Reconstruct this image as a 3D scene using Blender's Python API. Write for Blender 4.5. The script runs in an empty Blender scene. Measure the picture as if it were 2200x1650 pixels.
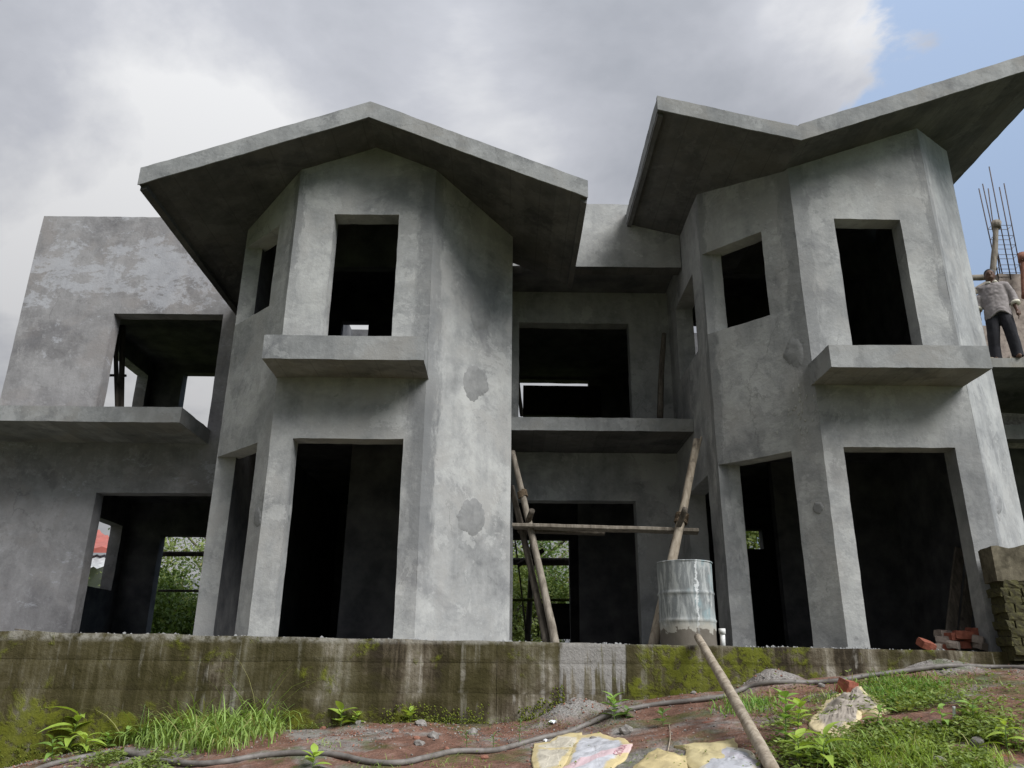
import bpy, bmesh, math, random
from mathutils import Vector, Matrix, noise
sc = bpy.context.scene
col = sc.collection
random.seed(7)
RAD = math.radians

# ------------------------------------------------------------------ camera
F_PX, PITCH, YAW, ROLL = 1706.6, RAD(19.6546), RAD(0.2881), RAD(0.5036)
W_ = Vector((math.sin(YAW)*math.cos(PITCH), math.cos(YAW)*math.cos(PITCH), math.sin(PITCH)))
r_ = Vector((math.cos(YAW), -math.sin(YAW), 0)); u_ = r_.cross(W_)
R_ = math.cos(ROLL)*r_ + math.sin(ROLL)*u_
U_ = -math.sin(ROLL)*r_ + math.cos(ROLL)*u_
cd = bpy.data.cameras.new('camera'); cam = bpy.data.objects.new('camera', cd); col.objects.link(cam)
cd.sensor_width = 36; cd.lens = 36*F_PX/2200; cd.clip_start = .05; cd.clip_end = 3000
cam.matrix_world = Matrix(((R_.x, U_.x, -W_.x, 0), (R_.y, U_.y, -W_.y, 0), (R_.z, U_.z, -W_.z, 0), (0, 0, 0, 1)))
sc.camera = cam
def ray(px, py): return W_ + R_*((px-1100)/F_PX) - U_*((py-825)/F_PX)
def at(px, py, Y): d = ray(px, py); return d*(Y/d.y)
def atx(px, py, X): d = ray(px, py); return d*(X/d.x)

# ------------------------------------------------------------------ light and exposure
SUN_DIR = Vector((.55, -.56, .74)).normalized()
sc.view_settings.view_transform = 'Standard'; sc.view_settings.look = 'None'
sc.view_settings.gamma = 1; sc.view_settings.use_curve_mapping = False
sc.view_settings.exposure = 1.65
sun = bpy.data.lights.new('sun', 'SUN'); so = bpy.data.objects.new('sun', sun); col.objects.link(so)
sun.energy = 1.5; sun.angle = RAD(32); sun.color = (1, .992, .98)
so.rotation_euler = SUN_DIR.to_track_quat('Z', 'Y').to_euler()

class NT:
    """small helper for writing node trees"""
    def __init__(s, tree): s.t = tree; s.t.nodes.clear()
    def n(s, typ, **k):
        o = s.t.nodes.new(typ)
        for a, v in k.items(): setattr(o, a, v)
        return o
    def link(s, a, b): s.t.links.new(a, b)
    def put(s, sock, v):
        if v is None: return
        if hasattr(v, 'is_output'): s.link(v, sock)
        elif isinstance(v, (tuple, list)) and len(v) == 3 and sock.type == 'RGBA': sock.default_value = (*v, 1)
        else: sock.default_value = v
    def math(s, op, a, b=0.0, c=None, clamp=False):
        o = s.n('ShaderNodeMath', operation=op, use_clamp=clamp)
        s.put(o.inputs[0], a); s.put(o.inputs[1], b)
        if c is not None: s.put(o.inputs[2], c)
        return o.outputs[0]
    def vm(s, op, a, b=(0, 0, 0)):
        o = s.n('ShaderNodeVectorMath', operation=op); s.put(o.inputs[0], a)
        if op == 'SCALE': s.put(o.inputs[3], b)
        else: s.put(o.inputs[1], b)
        return o.outputs[1] if op in ('LENGTH', 'DISTANCE', 'DOT_PRODUCT') else o.outputs[0]
    def noise(s, vec, scale=1, detail=4, rough=.55, dist=0.0, color=False):
        o = s.n('ShaderNodeTexNoise'); s.put(o.inputs['Vector'], vec)
        o.inputs['Scale'].default_value = scale; o.inputs['Detail'].default_value = detail
        o.inputs['Roughness'].default_value = rough; o.inputs['Distortion'].default_value = dist
        return o.outputs['Color' if color else 'Fac']
    def voro(s, vec, scale=1, feature='F1'):
        o = s.n('ShaderNodeTexVoronoi', feature=feature); s.put(o.inputs['Vector'], vec); o.inputs['Scale'].default_value = scale
        return o.outputs['Distance']
    def step(s, v, lo, hi):
        o = s.n('ShaderNodeMapRange', interpolation_type='SMOOTHSTEP'); s.put(o.inputs[0], v)
        s.put(o.inputs[1], lo); s.put(o.inputs[2], hi)
        return o.outputs[0]
    def mix(s, f, a, b, mode='MIX'):
        o = s.n('ShaderNodeMix', data_type='RGBA', blend_type=mode)
        s.put(o.inputs[0], f); s.put(o.inputs[6], a); s.put(o.inputs[7], b)
        return o.outputs[2]
    def ramp(s, f, stops):
        o = s.n('ShaderNodeValToRGB'); s.put(o.inputs[0], f); e = o.color_ramp.elements
        while len(e) < len(stops): e.new(.5)
        for i, (p, c) in enumerate(stops): e[i].position = p; e[i].color = (*c, 1)
        return o.outputs[0]
    def sep(s, v): o = s.n('ShaderNodeSeparateXYZ'); s.put(o.inputs[0], v); return o.outputs
    def bump(s, h, strength=.3, dist=.01, normal=None):
        o = s.n('ShaderNodeBump'); o.inputs['Strength'].default_value = strength; o.inputs['Distance'].default_value = dist
        s.put(o.inputs['Height'], h)
        if normal is not None: s.put(o.inputs['Normal'], normal)
        return o.outputs[0]
    def pos(s): return s.n('ShaderNodeNewGeometry').outputs['Position']
    def obj(s): return s.n('ShaderNodeTexCoord').outputs['Object']

# world: daylight sky behind a broken deck of grey and white cloud
world = bpy.data.worlds.new('World'); sc.world = world; world.use_nodes = True
T = NT(world.node_tree)
gen = T.n('ShaderNodeTexCoord').outputs['Generated']
sky = T.n('ShaderNodeTexSky', sky_type='NISHITA', sun_disc=False)
sky.sun_elevation = math.asin(SUN_DIR.z); sky.sun_rotation = math.atan2(SUN_DIR.x, SUN_DIR.y)
sky.altitude = 100; sky.air_density = 1.0; sky.dust_density = 1.5
dx, dy, dz = T.sep(gen)
zz = T.math('ADD', T.math('MAXIMUM', dz, 0.0), .22)
cv = T.n('ShaderNodeCombineXYZ'); T.put(cv.inputs[0], T.math('DIVIDE', dx, zz)); T.put(cv.inputs[1], T.math('DIVIDE', dy, zz)); cv.inputs[2].default_value = 3.7
cv = cv.outputs[0]
big = T.noise(cv, 1.1, 6, .55, .35)
med = T.noise(T.vm('ADD', cv, (7, 3, 1)), 2.1, 8, .58, .25)
t = T.math('ADD', T.math('MULTIPLY', big, .55), T.math('MULTIPLY', med, .45))
# broad masses: directions of the darker and the whiter cloud banks
for (px, py, r, a) in ((150, 150, .30, -.12), (1340, 120, .20, -.09), (700, 60, .25, -.03), (480, 270, .13, .10), (1100, 190, .12, .11), (1850, 90, .10, .17), (1640, 10, .06, .08), (30, 620, .34, .15), (700, 930, .40, .11), (1250, 330, .10, -.03)):
    d = ray(px, py).normalized(); t = T.math('ADD', t, T.math('MULTIPLY', T.step(T.vm('DISTANCE', gen, tuple(d)), r*1.5, 0.0), a))
cloud = T.ramp(t, [(.36, (2.75, 2.95, 3.35)), (.46, (3.65, 3.82, 4.25)), (.55, (4.7, 4.85, 5.3)), (.655, (7.2, 7.25, 7.4))])
# gaps of blue: the cloud deck breaks up towards the right
side = T.math('ADD', T.math('SUBTRACT', T.math('MULTIPLY', dx, 1.0), T.math('MULTIPLY', dz, .12)), T.math('MULTIPLY', T.math('SUBTRACT', med, .5), .75))
gap = T.step(side, .225, .275)
blue = T.vm('MULTIPLY', sky.outputs[0], (.80, .98, 1.12))
skyc = T.mix(gap, cloud, T.mix(.48, T.vm('SCALE', blue, 1.5), (6.0, 6.9, 8.2)))
bg = T.n('ShaderNodeBackground'); bg.inputs[1].default_value = .06; 
cie = T.math('ADD', .34, T.math('MULTIPLY', T.math('MAXIMUM', dz, 0.0), 1.12))   # overcast skies brighten towards the zenith
T.put(bg.inputs[0], T.vm('SCALE', skyc, T.math('MULTIPLY', cie, .62)))
T.link(bg.outputs[0], T.n('ShaderNodeOutputWorld').inputs[0])

# ------------------------------------------------------------------ object helpers
def tag(o, label=None, cat=None, group=None, kind=None):
    if label: o['label'] = label
    if cat: o['category'] = cat
    if group: o['group'] = group
    if kind: o['kind'] = kind
    return o
def link(name, me, parent=None):
    o = bpy.data.objects.new(name, me); col.objects.link(o)
    if parent is not None:
        o.parent = parent; o.matrix_parent_inverse = parent.matrix_basis.inverted()
    return o
def mesh(name, vs, fs, mats, parent=None, smooth=False, mi=None):
    me = bpy.data.meshes.new(name); me.from_pydata([tuple(v) for v in vs], [], fs)
    for m in (mats if isinstance(mats, (list, tuple)) else [mats]): me.materials.append(m)
    if mi: me.polygons.foreach_set('material_index', mi)
    if smooth: me.polygons.foreach_set('use_smooth', [True]*len(me.polygons))
    me.update()
    return link(name, me, parent)
def empty(name, loc=(0, 0, 0), rz=0):
    o = bpy.data.objects.new(name, None); col.objects.link(o); o.location = loc; o.rotation_euler = (0, 0, rz); o.empty_display_size = .1
    return o
def wob(p, a=1.0):
    p = Vector(p)
    return p + noise.noise_vector(p*1.1)*(.006*a) + noise.noise_vector(p*7.5+Vector((9, 2, 4)))*(.0055*a)
def fr(lo, hi, st):
    n = max(1, int(math.ceil((hi-lo)/st-1e-6))); return [lo+(hi-lo)*i/n for i in range(n+1)]
def breaks(pts, st):
    pts = sorted(set(round(p, 4) for p in pts)); out = [pts[0]]
    for a, b in zip(pts, pts[1:]): out += fr(a, b, st)[1:]
    return out
def wall(name, A, B, z0, top, thick, ops, mats, parent, st=.11, ub=(), wa=1.0):
    """upright wall from A to B (plan), outer face on the right of A->B; ops = openings (u0,u1,z0,z1); top may be a function of u"""
    A = Vector(A); B = Vector(B); L = (B-A).length; d = (B-A)/L; n = Vector((d.y, -d.x))
    tf = top if callable(top) else (lambda u: top)
    zc = max([z0+.3]+[o[3] for o in ops])
    us = breaks([0, L]+[min(max(o[i], 0), L) for o in ops for i in (0, 1)]+list(ub), st)
    zs = breaks([z0, zc]+[max(o[2], z0) for o in ops]+[o[3] for o in ops], st*1.4)
    nz = len(zs); NT_ = 5; rows = nz+NT_
    def P(i, j, inn):
        u = us[i]; z = zs[j] if j < nz else zc+(tf(u)-zc)*(j-nz+1)/NT_
        q = A + d*u - n*(thick if inn else 0)
        return wob((q.x, q.y, z), wa)
    nu = len(us); vs = []; idx = {}
    def V(i, j, k):
        if (i, j, k) not in idx: idx[(i, j, k)] = len(vs); vs.append(P(i, j, k))
        return idx[(i, j, k)]
    def solid(i, j):
        if i < 0 or j < 0 or i >= nu-1 or j >= rows-1: return False
        if j < nz-1:
            u = (us[i]+us[i+1])/2; z = (zs[j]+zs[j+1])/2
            for o in ops:
                if o[0] < u < o[1] and o[2] < z < o[3]: return False
        return True
    fs, mi = [], []
    for i in range(nu-1):
        for j in range(rows-1):
            if not solid(i, j): continue
            fs.append((V(i, j, 0), V(i+1, j, 0), V(i+1, j+1, 0), V(i, j+1, 0))); mi.append(0)
            fs.append((V(i, j, 1), V(i, j+1, 1), V(i+1, j+1, 1), V(i+1, j, 1))); mi.append(1)
            for (a, b), e in (((-1, 0), ((i, j+1), (i, j))), ((1, 0), ((i+1, j), (i+1, j+1))), ((0, -1), ((i, j), (i+1, j))), ((0, 1), ((i+1, j+1), (i, j+1)))):
                if not solid(i+a, j+b):
                    p, q = e; fs.append((V(*p, 0), V(*p, 1), V(*q, 1), V(*q, 0))); mi.append(0)
    return mesh(name, vs, fs, mats, parent, mi=mi)
def slab(name, x0, x1, y0, y1, zb, zt, mat, parent=None, st=.25, wa=1.0, under=None):
    """flat or sloping slab; zb, zt may be functions of (x, y)"""
    b = zb if callable(zb) else (lambda x, y: zb); t_ = zt if callable(zt) else (lambda x, y: zt)
    xs, ys = fr(x0, x1, st), fr(y0, y1, st); nx, ny = len(xs), len(ys)
    vs = [wob((x, y, b(x, y)), wa) for y in ys for x in xs]+[wob((x, y, t_(x, y)), wa) for y in ys for x in xs]
    o = nx*ny; fs = []
    for j in range(ny-1):
        for i in range(nx-1):
            a = j*nx+i; fs.append((a, a+nx, a+nx+1, a+1)); fs.append((o+a, o+a+1, o+a+nx+1, o+a+nx))
    for i in range(nx-1):
        fs.append((i, i+1, o+i+1, o+i)); a = (ny-1)*nx+i; fs.append((a+1, a, o+a, o+a+1))
    for j in range(ny-1):
        a = j*nx; fs.append((a+nx, a, o+a, o+a+nx)); a = j*nx+nx-1; fs.append((a, a+nx, o+a+nx, o+a))
    if under is None: return mesh(name, vs, fs, mat, parent)
    nq = (nx-1)*(ny-1); return mesh(name, vs, fs, [mat, under], parent, mi=[1-k % 2 if k < 2*nq else 0 for k in range(len(fs))])
def frame_of(d):
    d = d.normalized(); a = Vector((0, 0, 1)) if abs(d.z) < .9 else Vector((1, 0, 0))
    x = d.cross(a).normalized(); return x, x.cross(d).normalized()
def tube_geo(pts, rad, n=8, cap=True, rough=0.0, seed=0):
    vs, fs = [], []; m = len(pts)
    for i, p in enumerate(pts):
        d = pts[min(i+1, m-1)]-pts[max(i-1, 0)]; x, y = frame_of(d)
        if i and vs:
            pass
        r = rad[i] if isinstance(rad, (list, tuple)) else rad
        for k in range(n):
            a = 2*math.pi*k/n; q = r
            if rough: q *= 1+rough*noise.noise(Vector((k*1.7, i*.8, seed)))
            vs.append(p+x*(math.cos(a)*q)+y*(math.sin(a)*q))
    for i in range(m-1):
        for k in range(n):
            a = i*n+k; b = i*n+(k+1) % n; fs.append((a, b, b+n, a+n))
    if cap: fs.append(tuple(range(n-1, -1, -1))); fs.append(tuple((m-1)*n+k for k in range(n)))
    return vs, fs
def tube(name, pts, rad, mat, parent=None, n=8, rough=0.0, seed=0, smooth=True):
    v, f = tube_geo([Vector(p) for p in pts], rad, n, True, rough, seed)
    return mesh(name, v, f, mat, parent, smooth=smooth)
def spline(pts, k=6):
    pts = [Vector(p) for p in pts]; out = []
    for i in range(len(pts)-1):
        p0, p1, p2, p3 = pts[max(i-1, 0)], pts[i], pts[i+1], pts[min(i+2, len(pts)-1)]
        for s in range(k):
            t = s/k; out.append(.5*((2*p1)+(p2-p0)*t+(2*p0-5*p1+4*p2-p3)*t*t+(3*p1-p0-3*p2+p3)*t**3))
    return out+[pts[-1]]
def box_between(name, p, q, w, h, mat, parent=None, up=Vector((0, 0, 1)), warp=.004):
    """a plank or bar from p to q, w across and h thick, with worn edges"""
    p, q = Vector(p), Vector(q); d = (q-p).normalized(); x = d.cross(up).normalized(); y = x.cross(d).normalized()
    n = max(2, int((q-p).length/.12)); vs, fs = [], []; e = .15
    prof = [(-w/2+h*e, -h/2), (w/2-h*e, -h/2), (w/2, -h/2+h*e), (w/2, h/2-h*e), (w/2-h*e, h/2), (-w/2+h*e, h/2), (-w/2, h/2-h*e), (-w/2, -h/2+h*e)]
    for i in range(n+1):
        c = p.lerp(q, i/n); c = c+noise.noise_vector(c*2.1)*warp*2
        for a, b in prof: v = c+x*a+y*b; vs.append(v+noise.noise_vector(v*17)*warp*.5)
    for i in range(n):
        for k in range(8): a = i*8+k; b = i*8+(k+1) % 8; fs.append((a, b, b+8, a+8))
    fs.append(tuple(range(7, -1, -1))); fs.append(tuple(n*8+k for k in range(8)))
    return mesh(name, vs, fs, mat, parent)

# ------------------------------------------------------------------ materials
def newmat(name):
    m = bpy.data.materials.new(name); m.use_nodes = True; return m, NT(m.node_tree)
def finish(T, colr, rough=.9, normal=None, spec=.25, **k):
    b = T.n('ShaderNodeBsdfPrincipled'); T.put(b.inputs['Base Color'], colr); T.put(b.inputs['Roughness'], rough)
    b.inputs['Specular IOR Level'].default_value = spec
    if normal is not None: T.put(b.inputs['Normal'], normal)
    for a, v in k.items(): T.put(b.inputs[a], v)
    T.link(b.outputs[0], T.n('ShaderNodeOutputMaterial').inputs[0]); return b
def plaster(name, dark, mid, light, warm, streaks=(), white=0.0, seed=0.0, stain=.55, boards=False):
    m, T = newmat(name); p = T.vm('ADD', T.pos(), (seed, seed*.7, seed*.3))
    n1 = T.noise(p, .85, 6, .62, .6); n2 = T.noise(p, 3.3, 7, .66, .4); n3 = T.noise(p, 26, 4, .6)
    st = T.noise(T.vm('MULTIPLY', p, (5.5, 5.5, .55)), 1, 5, .6)
    sw = T.noise(T.vm('MULTIPLY', p, (2.2, 2.2, 3.0)), 1, 6, .68, 1.1)
    t = T.math('ADD', T.math('MULTIPLY', n1, .36), T.math('MULTIPLY', n2, .24))
    t = T.math('ADD', t, T.math('MULTIPLY', st, .17)); t = T.math('ADD', t, T.math('MULTIPLY', n3, .08)); t = T.math('ADD', t, T.math('MULTIPLY', sw, .17))
    c = T.ramp(t, [(.39, dark), (.50, mid), (.60, light)])
    c = T.mix(T.math('MULTIPLY', T.step(T.noise(T.vm('ADD', p, (11, 5, 8)), 1.6, 4, .6, .5), .45, .68), .8), c, warm)
    # blotchy darker damp marks and small flecks
    d1 = T.step(T.noise(T.vm('ADD', p, (3, 21, 2)), .95, 9, .70, .5), .53, .66)
    c = T.mix(T.math('MULTIPLY', d1, stain), c, tuple(x*.62 for x in dark[:2])+(dark[2]*.68,))
    d2 = T.step(T.noise(T.vm('ADD', p, (13, 1, 7)), 6.5, 6, .7, .6), .63, .70)
    c = T.mix(T.math('MULTIPLY', d2, .40), c, tuple(x*.8 for x in dark))
    l2 = T.step(T.noise(T.vm('ADD', p, (1, 31, 17)), 4.2, 7, .75, 1.0), .62, .72)
    c = T.mix(T.math('MULTIPLY', l2, .28), c, tuple(x*1.18 for x in light))
    sk = T.step(T.noise(T.vm('ADD', p, (41, 3, 6)), 1.5, 10, .72, .3), .545, .562)
    c = T.mix(T.math('MULTIPLY', sk, .38), c, tuple(x*1.08 for x in light))
    sk2 = T.step(T.noise(T.vm('ADD', p, (3, 43, 16)), 2.1, 10, .74, .3), .57, .585)
    c = T.mix(T.math('MULTIPLY', sk2, .30), c, tuple(x*.85 for x in mid))
    ck = T.n('ShaderNodeTexVoronoi', feature='DISTANCE_TO_EDGE'); T.put(ck.inputs['Vector'], T.vm('ADD', p, T.vm('SCALE', T.noise(p, 2.2, 6, .65, 0, True), .55))); ck.inputs['Scale'].default_value = .55
    ckm = T.math('MULTIPLY', T.step(ck.outputs['Distance'], .0075, .002), T.step(T.noise(p, 1.1, 3, .5), .50, .60))
    c = T.mix(T.math('MULTIPLY', ckm, .28), c, tuple(x*.5 for x in dark))
    if boards:
        bx_, by_, bz_ = T.sep(T.pos()); fx = T.math('ABSOLUTE', T.math('SUBTRACT', T.math('FRACT', T.math('MULTIPLY', bx_, 2.9)), .5))
        c = T.mix(T.math('MULTIPLY', T.step(fx, .478, .496), .35), c, tuple(x*.6 for x in dark))
        pw = T.n('ShaderNodeTexWhiteNoise', noise_dimensions='1D'); T.put(pw.inputs['W'], T.math('FLOOR', T.math('ADD', T.math('MULTIPLY', bx_, 2.9), .5)))
        c = T.vm('SCALE', c, T.math('ADD', .86, T.math('MULTIPLY', pw.outputs['Value'], .28)))
    # water-run streaks down the corners: (x, y, z_top, z_bottom, half width)
    raw = T.pos(); px, py, pz = T.sep(raw)
    rag = T.math('MULTIPLY', T.math('SUBTRACT', T.noise(T.vm('MULTIPLY', raw, (7, 7, 2.2)), 1, 7, .75), .5), .55)
    for (x, y, zt, zb, w) in streaks:
        q = T.vm('MULTIPLY', T.vm('SUBTRACT', raw, (x, y, 0)), (1, 1, 0))
        e = T.step(T.math('ADD', T.vm('LENGTH', q), rag), w, w*.45)
        hgt = T.math('MULTIPLY', T.step(pz, zb, zb+1.2), T.step(pz, zt+.1, zt-.4))
        c = T.mix(T.math('MULTIPLY', T.math('MULTIPLY', e, hgt), .50), c, (dark[0]*.74, dark[1]*.75, dark[2]*.77))
    if white:
        wm = T.noise(T.vm('MULTIPLY', T.vm('ADD', p, (5, 0, 3)), (1, 1, 1.7)), 1.7, 11, .78, .25)
        band = T.math('MULTIPLY', T.step(pz, 4.9, 5.5), T.step(pz, 6.55, 6.1))
        wm2 = T.math('MULTIPLY', T.step(T.math('ADD', wm, T.math('MULTIPLY', band, .12)), .58, .63), white)
        c = T.mix(T.math('MULTIPLY', wm2, T.math('ADD', .35, T.math('MULTIPLY', n2, .9))), c, (.40, .405, .43))
        wm3 = T.math('MULTIPLY', T.step(T.noise(p, 5, 10, .8, .2), .55, .62), .5*white)
        c = T.mix(wm3, c, (.34, .335, .34))
    h = T.math('ADD', T.math('MULTIPLY', n3, .5), T.math('ADD', T.math('MULTIPLY', n2, .8), T.math('MULTIPLY', sw, .5)))
    fine = T.noise(p, 120, 2, .6)
    nb = T.bump(fine, .25, .004, T.bump(h, .35, .02))
    finish(T, c, T.math('ADD', .78, T.math('MULTIPLY', n2, .2)), nb, .2); return m

G = 1.0
M = {}
run = [(-.90, 8.2, 6.0, .2, .20), (-2.53, 8.2, 6, 3.4, .10), (3.37, 8.2, 6.0, 2.0, .24), (5.05, 8.2, 6.4, 2.6, .12), (-.95, 8.2, 3.0, .8, .26), (2.48, 9.1, 6, .2, .15), (4.9, 8.2, 2.6, 1.0, .3)]
M['plaster'] = plaster('cement_plaster', (.15, .151, .15), (.275, .275, .268), (.39, .387, .37), (.31, .302, .286), run, stain=.40)
M['plaster_left'] = plaster('weathered_plaster', (.13, .124, .125), (.21, .203, .203), (.285, .276, .275), (.24, .222, .213), (), white=.62, seed=4.0, stain=.40)
M['concrete'] = plaster('cast_concrete', (.115, .117, .117), (.205, .207, .203), (.30, .30, .292), (.235, .226, .21), (), seed=9.0, stain=.5)
M['soffit'] = plaster('shaded_soffit_concrete', (.045, .044, .044), (.082, .080, .077), (.125, .121, .115), (.098, .091, .082), (), seed=14.0, stain=.6, boards=True)  # underside shade put into the colour: darker copy of the cast concrete

M['under'] = plaster('shaded_shuttered_concrete', (.11, .108, .10), (.18, .178, .165), (.25, .245, .23), (.20, .185, .155), (), seed=21.0, stain=.5, boards=True)  # shade under slabs painted in by a darker colour; board lines are formwork
def mat_shaded_interior():
    m, T = newmat('shaded_interior'); p = T.pos()  # interior shade painted in: inside faces kept darker than the plaster
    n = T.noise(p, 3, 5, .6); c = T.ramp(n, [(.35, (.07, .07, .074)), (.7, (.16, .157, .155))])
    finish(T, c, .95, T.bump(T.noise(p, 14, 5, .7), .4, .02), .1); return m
M['raw'] = mat_shaded_interior()
def mat_patch():
    m, T = newmat('fresh_mortar'); p = T.pos()
    c = T.ramp(T.noise(p, 9, 6, .65, .4), [(.3, (.165, .165, .162)), (.7, (.245, .243, .236))])
    finish(T, c, .85, T.bump(T.noise(p, 30, 5, .6), .35, .008), .2); return m
M['patch'] = mat_patch()
def mat_plinth():
    m, T = newmat('mossy_concrete'); p = T.pos(); x, y, z = T.sep(p)
    v = T.vm('MULTIPLY', p, (5.2, 5.2, .32)); st = T.noise(v, 1, 7, .68, .2); st2 = T.noise(T.vm('ADD', v, (9, 4, 1)), 1.3, 7, .7)
    n = T.noise(p, 3, 7, .68, .4); fine = T.noise(p, 34, 5, .65)
    c = T.ramp(T.math('ADD', T.math('MULTIPLY', st, .60), T.math('MULTIPLY', n, .40)), [(.43, (.030, .023, .014)), (.49, (.080, .064, .042)), (.55, (.165, .143, .105)), (.63, (.36, .33, .28))])
    # pale lime runs
    lime = T.math('MULTIPLY', T.step(st2, .56, .64), T.step(n, .40, .56)); c = T.mix(T.math('MULTIPLY', lime, .85), c, (.40, .375, .33))
    # olive algae film, then bright moss cushions
    al = T.step(T.math('ADD', T.noise(T.vm('MULTIPLY', T.vm('ADD', p, (2, 7, 5)), (1, 1, .7)), 1.0, 6, .62, .4), T.math('MULTIPLY', T.math('MAXIMUM', T.math('MULTIPLY', T.math('ADD', x, .6), -.055), T.math('MULTIPLY', T.math('SUBTRACT', x, .6), .02)), 1)), .46, .60)
    c = T.mix(T.math('MULTIPLY', al, .70), c, T.mix(st, (.020, .018, .007), (.078, .068, .020)))
    low = T.math('MULTIPLY', T.step(z, -.25, -.6), T.step(x, .5, -1.5))
    mo = T.noise(T.vm('ADD', p, (17, 2, 3)), 1.9, 8, .68, .5)
    mo = T.step(T.math('ADD', mo, T.math('ADD', T.math('ADD', T.math('MULTIPLY', T.step(x, -2.6, -4.4), .07), T.math('MULTIPLY', low, .17)), T.math('MULTIPLY', T.step(x, 1.1, 1.3), T.math('MULTIPLY', T.step(x, 3.4, 2.2), .15)))), .56, .66)
    mo = T.math('MULTIPLY', mo, T.step(T.noise(p, 11, 5, .7), .36, .52))
    c = T.mix(T.math('MULTIPLY', mo, .85), c, T.mix(fine, (.055, .065, .006), (.17, .18, .018)))
    # grey cement slop spilled down one stretch
    rag = T.math('MULTIPLY', T.math('SUBTRACT', T.noise(T.vm('MULTIPLY', p, (6, 6, 1.0)), 1, 6, .7), .5), .35)
    xs = T.math('ADD', x, rag); sl = T.math('MULTIPLY', T.step(xs, .48, .56), T.step(x, 1.16, 1.13))
    dr = T.step(T.math('ADD', T.noise(T.vm('MULTIPLY', p, (22, 22, 1.0)), 1, 4, .6), T.math('MULTIPLY', z, .55)), .36, .50)
    sl = T.math('MULTIPLY', sl, dr)
    c = T.mix(T.math('MULTIPLY', sl, .9), c, T.mix(fine, (.16, .15, .14), (.34, .325, .305)))
    # pale worn top arris
    top = T.math('MULTIPLY', T.step(z, .19, .24), T.step(T.noise(p, 7, 5, .7), .35, .6)); c = T.mix(T.math('MULTIPLY', top, .7), c, (.30, .285, .25))
    h = T.math('ADD', T.math('MULTIPLY', fine, .5), T.math('ADD', n, T.math('MULTIPLY', mo, .4)))
    finish(T, c, .92, T.bump(T.noise(p, 70, 3, .6), .3, .006, T.bump(h, .6, .03)), .15); return m
M['plinth'] = mat_plinth()
HEAPS = [(2.50, 7.90, .36, .15), (.62, 7.90, .38, .13), (4.15, 7.95, .45, .10), (.95, 7.6, .2, .08)]
def mat_soil():
    m, T = newmat('soil'); p = T.pos(); x, y, z = T.sep(p)
    n1 = T.noise(p, 1.1, 6, .62, .5); n2 = T.noise(p, 6, 6, .7, .3); fine = T.noise(p, 60, 4, .7); v = T.voro(p, 38)
    red = T.ramp(n2, [(.3, (.08, .047, .034)), (.5, (.160, .087, .062)), (.72, (.25, .150, .113))])
    grey = T.ramp(n2, [(.3, (.12, .108, .096)), (.7, (.29, .268, .245))])
    c = T.mix(T.step(T.math('ADD', n1, T.math('MULTIPLY', T.noise(p, 3.4, 4, .6), .25)), .60, .74), red, grey)
    brick = T.step(T.noise(T.vm('ADD', p, (4, 9, 0)), 1.7, 4, .6, .3), .63, .70); c = T.mix(T.math('MULTIPLY', brick, .8), c, (.25, .085, .055))
    c = T.mix(T.math('MULTIPLY', T.step(fine, .58, .72), .5), c, (.28, .24, .21))
    c = T.mix(T.math('MULTIPLY', T.step(v, .14, .04), .35), c, (.30, .25, .22))
    for (hx, hy, hr, hh) in HEAPS[:3]:
        hd = T.vm('LENGTH', T.vm('MULTIPLY', T.vm('SUBTRACT', p, (hx, hy, 0)), (1, 1.3, 0)))
        c = T.mix(T.math('MULTIPLY', T.step(T.math('ADD', hd, T.math('MULTIPLY', n2, .12)), hr+.05, hr-.12), .9), c, T.mix(T.step(fine, .35, .65), (.13, .12, .11), (.30, .285, .265)))
    gr = T.step(T.math('ADD', T.noise(T.vm('ADD', p, (8, 3, 0)), 1.3, 6, .68, .4), T.math('MULTIPLY', T.step(x, 2.4, 4.6), .08)), .52, .63)
    far = T.math('MAXIMUM', T.math('MAXIMUM', T.step(y, 15.5, 18), T.step(y, 4.4, 3.0)), T.step(T.math('ABSOLUTE', x), 7, 9))  # dark green also put over unseen ground by the camera to cut bounce light
    g = T.mix(fine, (.035, .052, .012), (.085, .115, .03)); c = T.mix(T.math('MAXIMUM', T.math('MULTIPLY', gr, .6), T.math('MULTIPLY', far, .92)), c, g)
    h = T.math('ADD', T.math('MULTIPLY', n2, 1.0), T.math('ADD', T.math('MULTIPLY', fine, .35), T.math('MULTIPLY', T.math('SUBTRACT', 1, v), .3)))
    finish(T, c, .95, T.bump(h, .8, .03), .1); return m
M['soil'] = mat_soil()
def mat_wood(name, a, b, c3, scale=1.0):
    m, T = newmat(name); p = T.obj(); q = T.vm('MULTIPLY', p, (18*scale, 18*scale, 2.4*scale))
    n = T.noise(q, 1, 6, .65, .6); n2 = T.noise(p, 9, 5, .6); c = T.ramp(n, [(.3, a), (.5, b), (.7, c3)])
    c = T.mix(T.math('MULTIPLY', T.step(n2, .55, .7), .6), c, tuple(x*.45 for x in a))
    finish(T, c, .85, T.bump(n, .5, .006), .2); return m
M['wood'] = mat_wood('weathered_wood', (.105, .088, .068), (.20, .172, .138), (.31, .275, .225))
M['wood_dark'] = mat_wood('old_dark_wood', (.045, .038, .03), (.09, .076, .06), (.16, .135, .11))
M['wood_pale'] = mat_wood('barked_pale_wood', (.17, .135, .098), (.30, .25, .19), (.43, .37, .29))
def plain(name, a, b, scale=8, rough=.8, bump=.3, spec=.25, detail=5, **k):
    m, T = newmat(name); p = T.obj(); n = T.noise(p, scale, detail, .62, .3)
    finish(T, T.ramp(n, [(.33, a), (.67, b)]), rough, T.bump(T.noise(p, scale*5, 4, .6), bump, .004), spec, **k); return m
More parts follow.
